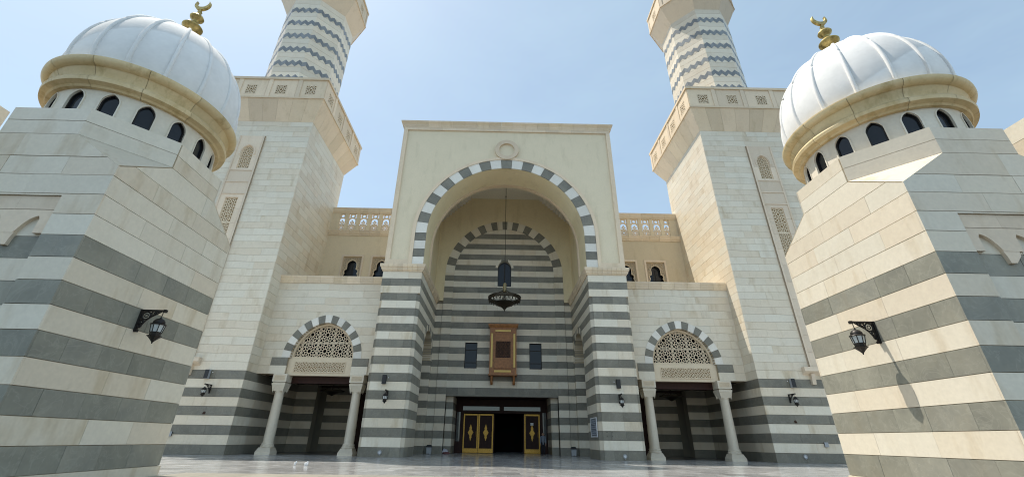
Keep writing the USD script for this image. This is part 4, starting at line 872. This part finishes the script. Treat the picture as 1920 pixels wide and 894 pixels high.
# ================================================================ wall lanterns
def lantern(label, px, py, pz, ang, s=1.0, group=None):
    """hangs from a wall bracket; local x points out of the wall, pz is the top of the bracket"""
    t = thing('wall_lantern', label, 'lantern', (px, py, pz), group)
    ca, sa = math.cos(ang), math.sin(ang)
    def L(m):
        v, f = vf(m); v = v * s
        return np.stack([px + v[:, 0] * ca - v[:, 1] * sa, py + v[:, 0] * sa + v[:, 1] * ca, pz + v[:, 2]], 1), f
    br = part(t, 'bracket', L(join([bx(0, .045, -.045, .045, -.58, 0), bx(0, .09, -.03, .03, -.60, -.54), bx(.04, .66, -.03, .03, -.045, 0), bx(.60, .67, -.036, .036, -.07, .006)])), IRON)
    sc = []
    for x, z, r in ((.17, -.16, .105), (.33, -.10, .062), (.10, -.33, .058), (.43, -.075, .04), (.085, -.44, .042)):
        sc.append(tube([(x + r * math.cos(a), 0, z + r * math.sin(a)) for a in np.linspace(0, 2 * PI, 18, endpoint=False)], .020, 6, True))
        sc.append(tube([(x + r * .45 * math.cos(a), 0, z + r * .45 * math.sin(a)) for a in np.linspace(0, 2 * PI, 12, endpoint=False)], .012, 5, True))
    sc.append(tube([(.06, 0, -.5), (.14, 0, -.40), (.20, 0, -.30), (.30, 0, -.20), (.42, 0, -.13), (.54, 0, -.05)], .016, 6))
    part(t, 'scrollwork', L(join(sc)), IRON, sub=br)
    X = .58
    part(t, 'hook', L(tube([(X, 0, -.04), (X + .012, 0, -.10), (X, 0, -.22)], .010, 6)), IRON)
    o8 = lambda prof, n=8: lathe(prof, n, (X, 0))
    part(t, 'cap', L(o8([(.0, -.20), (.02, -.205), (.035, -.23), (.095, -.26), (.135, -.315), (.14, -.36), (.125, -.365), (.18, -.385), (.19, -.40), (.17, -.415), (0, -.415)][::-1], 16)), IRON, smooth=35)
    part(t, 'glass', L(o8([(0, -.60), (.125, -.60), (.155, -.415), (0, -.415)])), PALEGLASS)
    for k in range(8):
        a = k * PI / 4
        part(t, 'glazing_bar', L(tube([(X + .160 * math.cos(a), .160 * math.sin(a), -.41), (X + .130 * math.cos(a), .130 * math.sin(a), -.61)], .011, 5)), IRON)
    part(t, 'band', L(o8([(0, -.70), (.115, -.70), (.137, -.60), (.125, -.595), (0, -.595)])), IRON)
    part(t, 'base', L(o8([(0, -.90), (.012, -.895), (.02, -.86), (.07, -.80), (.13, -.74), (.165, -.715), (.175, -.70), (.12, -.69), (0, -.69)])), IRON)
    return t
lantern('black iron lantern on the shaded wall of the left pavilion', -10.0, KY - .12, 4.09, 0.0, 1.0)
lantern('black iron lantern casting a long shadow on the sunlit right pavilion', 10.0, KY - .12, 4.11, PI, 1.0)
lantern('black iron lantern on the left striped pier of the portal', -7.5, 0.0, 3.85, -PI / 2, .95)
lantern('black iron lantern on the right striped pier of the portal', 7.56, 0.0, 3.82, -PI / 2, .95)
lantern('black iron lantern on the left minaret base', -18.95, 0.0, 4.04, -PI / 2 - .12, .9)
lantern('black iron lantern on the right minaret base', 18.75, 0.0, 4.0, -PI / 2 + .12, .9)
for lab, x, y, z, w_ in (('black loudspeaker box above the lantern on the left portal pier', -7.80, 0, 4.23, .25), ('black loudspeaker box above the lantern on the right portal pier', 7.56, 0, 4.18, .25),
                         ('loudspeaker box above the lantern on the left minaret base', -19.35, 0, 4.39, .27), ('loudspeaker box above the lantern on the right minaret base', 19.15, 0, 4.40, .27)):
    t = thing('loudspeaker', lab, 'loudspeaker', (x, y, z))
    part(t, 'cabinet', bx(x - w_ / 2, x + w_ / 2, -.24, -.05, z, z + .56), GREYP if abs(x) > 10 else BLACK)
    part(t, 'grille', bx(x - w_ / 2 + .008, x + w_ / 2 - .008, -.262, -.24, z + .01, z + .55), BLACK)
    part(t, 'wall_mount', bx(x - .05, x + .05, -.06, -.0, z + .2, z + .36), BLACK)
    part(t, 'cable_socket', lathe([(0, -.02), (.035, -.02), (.035, .02), (0, .02)], 10, (x + (.24 if x < 0 else -.24), -.03)) if False else bx(x + (.22 if x < 0 else -.26), x + (.26 if x < 0 else -.22), -.03, 0, z + .38, z + .44), WHITEP)
for sg in (-1, 1):
    t = thing('floodlight', 'small black floodlight on the window sill of the %s minaret' % ('left' if sg < 0 else 'right'), 'floodlight', (sg * 21.7, -.3, 5.72))
    part(t, 'housing', hull([(sg * 21.7 + a, -.2 + b2, z) for a in (-.22, .22) for b2, z in ((-.22, 5.9), (-.22, 6.18), (-.02, 5.84), (-.02, 6.25))]), BLACK)
    part(t, 'yoke', join([bx(sg * 21.7 - .26, sg * 21.7 - .23, -.33, -.28, 5.72, 6.1), bx(sg * 21.7 + .23, sg * 21.7 + .26, -.33, -.28, 5.72, 6.1), bx(sg * 21.7 - .26, sg * 21.7 + .26, -.33, -.28, 5.72, 5.75)]), BLACK)
for lab, x, z in (('round wall light near the foot of the left portal pier', -7.53, .27), ('round wall light near the foot of the right portal pier', 7.57, .24), ('round wall light near the foot of the right minaret base', 18.8, .36)):
    t = thing('wall_light', lab, 'wall light', (x, 0, z))
    def disc_(r0, d0, d1): return Face((x, 0, z), (1, 0, 0), (0, -1, 0))(extr(Point(0, 0).buffer(r0, 10), d0, d1))
    part(t, 'housing', Face((x, 0, z), (1, 0, 0), (0, -1, 0))(extr(Point(0, 0).buffer(.12, 12).difference(Point(0, 0).buffer(.075, 12)), 0, .06)), GREYP)
    part(t, 'lens', disc_(.08, .0, .03), WHITEP)
    part(t, 'bracket', bx(x - .02, x + .02, -.03, 0, z - .17, z - .1), GREYP)
for lab, x, z in (('dark junction box on the lowest pale course of the right minaret base', 20.3, .92), ('dark junction box on the lowest pale course of the left minaret base', -20.58, 1.0)):
    t = thing('junction_box', lab, 'junction box', (x, 0, z))
    part(t, 'box', bx(x - .11, x + .11, -.08, 0, z, z + .25), BLACK); part(t, 'lid', bx(x - .12, x + .12, -.095, -.081, z - .01, z + .26), GREYP)
for lab, x in (('small rusty pipe stub on the left minaret base under its lantern', -18.9), ('small rusty pipe stub on the right minaret base under its lantern', 18.75)):
    t = thing('pipe_stub', lab, 'pipe', (x, 0, 2.35))
    m_ = plain('rust_%d' % (x > 0), (.06, .03, .018), .8)
    part(t, 'flange', Face((x, 0, 2.35), (1, 0, 0), (0, -1, 0))(extr(Point(0, 0).buffer(.08, 10), 0, .02)), m_); part(t, 'pipe', tube([(x, -.01, 2.35), (x, -.1, 2.33), (x, -.12, 2.27)], .035), m_)
t = thing('anchor_plate', 'four small black screw holes on a grey course of the right pier', 'screws', (6.73, 0, 1.45))
for x in (6.57, 6.89):
    for z in (1.36, 1.56): part(t, 'screw', Face((x, 0, z), (1, 0, 0), (0, -1, 0))(extr(Point(0, 0).buffer(.025, 8), 0, .015)), BLACK)
# notice board in three framed rows, on the reveal of the right pier
t = thing('notice_board', 'grey notice board in three framed rows on the inner side of the right pier', 'notice board', (6.05, 1.5, 1.32))
Fq = Face((XI, 0, 0), (0, 1, 0), (-1, 0, 0))
part(t, 'panel', Fq(extr(sbox(.58, 1.32, 2.46, 2.44), .004, .03)), BOARD)
part(t, 'rim', Fq(extr(sbox(.55, 1.29, 2.49, 2.47).difference(sbox(.60, 1.34, 2.44, 2.42)), .004, .045)), WHITEP)
for k in range(3):
    z0 = 1.40 + k * .345
    o = sbox(.72, z0, 2.32, z0 + .29)
    part(t, 'row_frame', Fq(extr(o.difference(o.buffer(-.03)), .028, .034)), INK)
    sq = []
    rgw = random.Random(7 + k)
    for q in range(6):
        u = .95 + q * .2
        sq.append(Fq(extr(unary_union([sbox(u, z0 + .11, u + .13, z0 + .14), sbox(u + .1, z0 + .11, u + .125, z0 + .14 + rgw.uniform(.02, .08)), Point(u + .05, z0 + .19).buffer(.012, 6)]), .028, .034)))
    part(t, 'script_line', join(sq), INK, kind='stuff')

# ================================================================ bins, bundle, scraps, person
for lab, x, y in (('white pedal bin with a dark lid against the wall left of the doors', -5.62, 7.55), ('white pedal bin with a dark lid against the wall right of the doors', 5.62, 7.55)):
    t = thing('litter_bin', lab, 'bin', (x, y, 0))
    part(t, 'body', hull([(x + a * w_, y + b2 * w_ * .8, z) for a in (-1, 1) for b2 in (-1, 1) for w_, z in ((.17, .02), (.20, .46))]), GREYP)
    part(t, 'lid', hull([(x + a * w_, y + b2 * w_ * .85, z) for a in (-1, 1) for b2 in (-1, 1) for w_, z in ((.215, .465), (.215, .54), (.15, .64))]), BLACK)
    part(t, 'pedal', bx(x - .05, x + .05, y - .24, y - .14, .01, .04), BLACK)
def blob(c, r, seed, sq=(1, 1, 1), sub=3, amp=.35, fr=3.0):
    m = trimesh.creation.icosphere(subdivisions=sub); v = np.array(m.vertices)
    v = v * (1 - amp / 2 + amp * meshkit.fbm(v * fr + seed * 7.3, 4, seed))[:, None] * np.array(sq) * r + np.array(c)
    v[:, 2] = np.maximum(v[:, 2], 0.006)
    return v, np.array(m.faces)
t = thing('cloth_bundle', 'small heap of white cloth and dull pink cloth on the floor left of the doors', 'bundle', (-4.45, 8.35, 0))
part(t, 'white_cloth', blob((-4.47, 8.35, .19), .23, 3, (1, .8, .8), amp=.7, fr=2.2), CLOTH, smooth=True)
part(t, 'pink_cloth', blob((-4.36, 8.28, .07), .27, 5, (1.1, .7, .35), amp=.6), PINK, smooth=True)
for i, (lab, x, y, h) in enumerate((('crumpled scrap of white plastic on the sunlit paving, the slimmer one of a pair', -8.52, -9.6, .15), ('crumpled scrap of white plastic on the sunlit paving, the rounder one of a pair', -7.96, -9.85, .16))):
    t = thing('litter_scrap', lab, 'litter', (x, y, 0))
    part(t, 'crumple', blob((x, y, h * .4), h * .45, 11 + i, (.55 if i == 0 else 1.0, .6, 1.0), amp=1.0, fr=2.6), WHITEP)
    part(t, 'torn_flap', blob((x + .04, y + .02, h * .8), h * .28, 21 + i, (.7, .5, 1.0), amp=1.0, fr=2.5), WHITEP)

def limb(bones, refine=.03, it=8):
    """bones: (joint, radius, joint, radius) -> one smooth continuous surface"""
    M = None
    for a, ra, b2, rb in bones:
        pts = []
        for c, r in ((a, ra), (b2, rb)):
            s_ = trimesh.creation.icosphere(subdivisions=2); pts.append(np.array(s_.vertices) * r + np.array(c))
        h = manifold3d.Manifold.hull_points(np.vstack(pts)); M = h if M is None else M + h
    M = M.refine_to_length(refine); v, f = vf(M)
    tm = trimesh.Trimesh(v, f); trimesh.smoothing.filter_taubin(tm, iterations=it)
    return np.array(tm.vertices), np.array(tm.faces)
px_, py_ = 3.38, 8.85
P_ = lambda x, y, z: (px_ + x, py_ + y, z)
t = thing('person', 'person in a dull grey shirt and dark trousers standing right of the open doors', 'person', (px_, py_, 0))
H_ = 1.62
bones = [(P_(0, 0, .90), .12, P_(0, 0, 1.12), .11), (P_(0, 0, 1.12), .11, P_(0, .0, 1.30), .13), (P_(-.13, 0, 1.31), .06, P_(.13, 0, 1.31), .06), (P_(0, 0, 1.32), .055, P_(0, -.01, 1.42), .05),
         (P_(0, -.015, 1.49), .085, P_(0, -.02, 1.535), .088), (P_(0, -.045, 1.44), .05, P_(0, -.03, 1.50), .075), (P_(0, -.125, 1.485), .012, P_(0, -.105, 1.51), .012),
         (P_(-.09, 0, 1.49), .018, P_(-.09, .005, 1.52), .02), (P_(.09, 0, 1.49), .018, P_(.09, .005, 1.52), .02)]
for s_ in (-1, 1):
    bones += [(P_(s_ * .17, 0, 1.30), .05, P_(s_ * .21, .02, 1.03), .04), (P_(s_ * .21, .02, 1.03), .04, P_(s_ * .21, -.05, .80), .03), (P_(s_ * .21, -.05, .80), .03, P_(s_ * .205, -.07, .73), .034)]
    for q, (dy, l) in enumerate(((-.028, .065), (-.009, .075), (.010, .07), (.029, .055))): bones.append((P_(s_ * .203, -.07 + dy, .71), .0095, P_(s_ * .195, -.072 + dy * 1.1, .71 - l), .008))
    bones.append((P_(s_ * .195, -.10, .75), .011, P_(s_ * .18, -.118, .69), .009))
    bones += [(P_(s_ * .08, 0, .88), .085, P_(s_ * .09, -.01, .48), .055), (P_(s_ * .09, -.01, .48), .055, P_(s_ * .10, .02, .09), .038), (P_(s_ * .10, .03, .05), .042, P_(s_ * .115, -.15, .035), .033)]
bd = part(t, 'body', limb(bones, .02, 6), SKIN, smooth=True)
part(t, 'shirt', limb([(P_(0, 0, .86), .135, P_(0, 0, 1.12), .125), (P_(0, 0, 1.12), .125, P_(0, 0, 1.29), .142), (P_(-.13, 0, 1.315), .07, P_(.13, 0, 1.315), .07)] + [b for s_ in (-1, 1) for b in ((P_(s_ * .17, 0, 1.305), .062, P_(s_ * .21, .02, 1.03), .054), (P_(s_ * .21, .02, 1.03), .054, P_(s_ * .212, -.03, .87), .044))]), SHIRT, smooth=True)
part(t, 'trousers', limb([(P_(-.05, 0, .86), .125, P_(.05, 0, .86), .125)] + [b for s_ in (-1, 1) for b in ((P_(s_ * .08, 0, .86), .10, P_(s_ * .09, -.01, .48), .072), (P_(s_ * .09, -.01, .48), .072, P_(s_ * .10, .02, .08), .062))]), TROUSER, smooth=True)
part(t, 'hair', limb([(P_(0, .012, 1.50), .09, P_(0, .0, 1.55), .088), (P_(0, .04, 1.47), .06, P_(0, .03, 1.50), .07)], .03, 4), HAIR, smooth=True)
part(t, 'shoe', join([hull([P_(s_ * .11 + a * .045, y, z) for a in (-1, 1) for y, z in ((.08, .005), (-.19, .005), (.08, .09), (-.05, .09), (-.19, .05))]) for s_ in (-1, 1)]), BLACK)
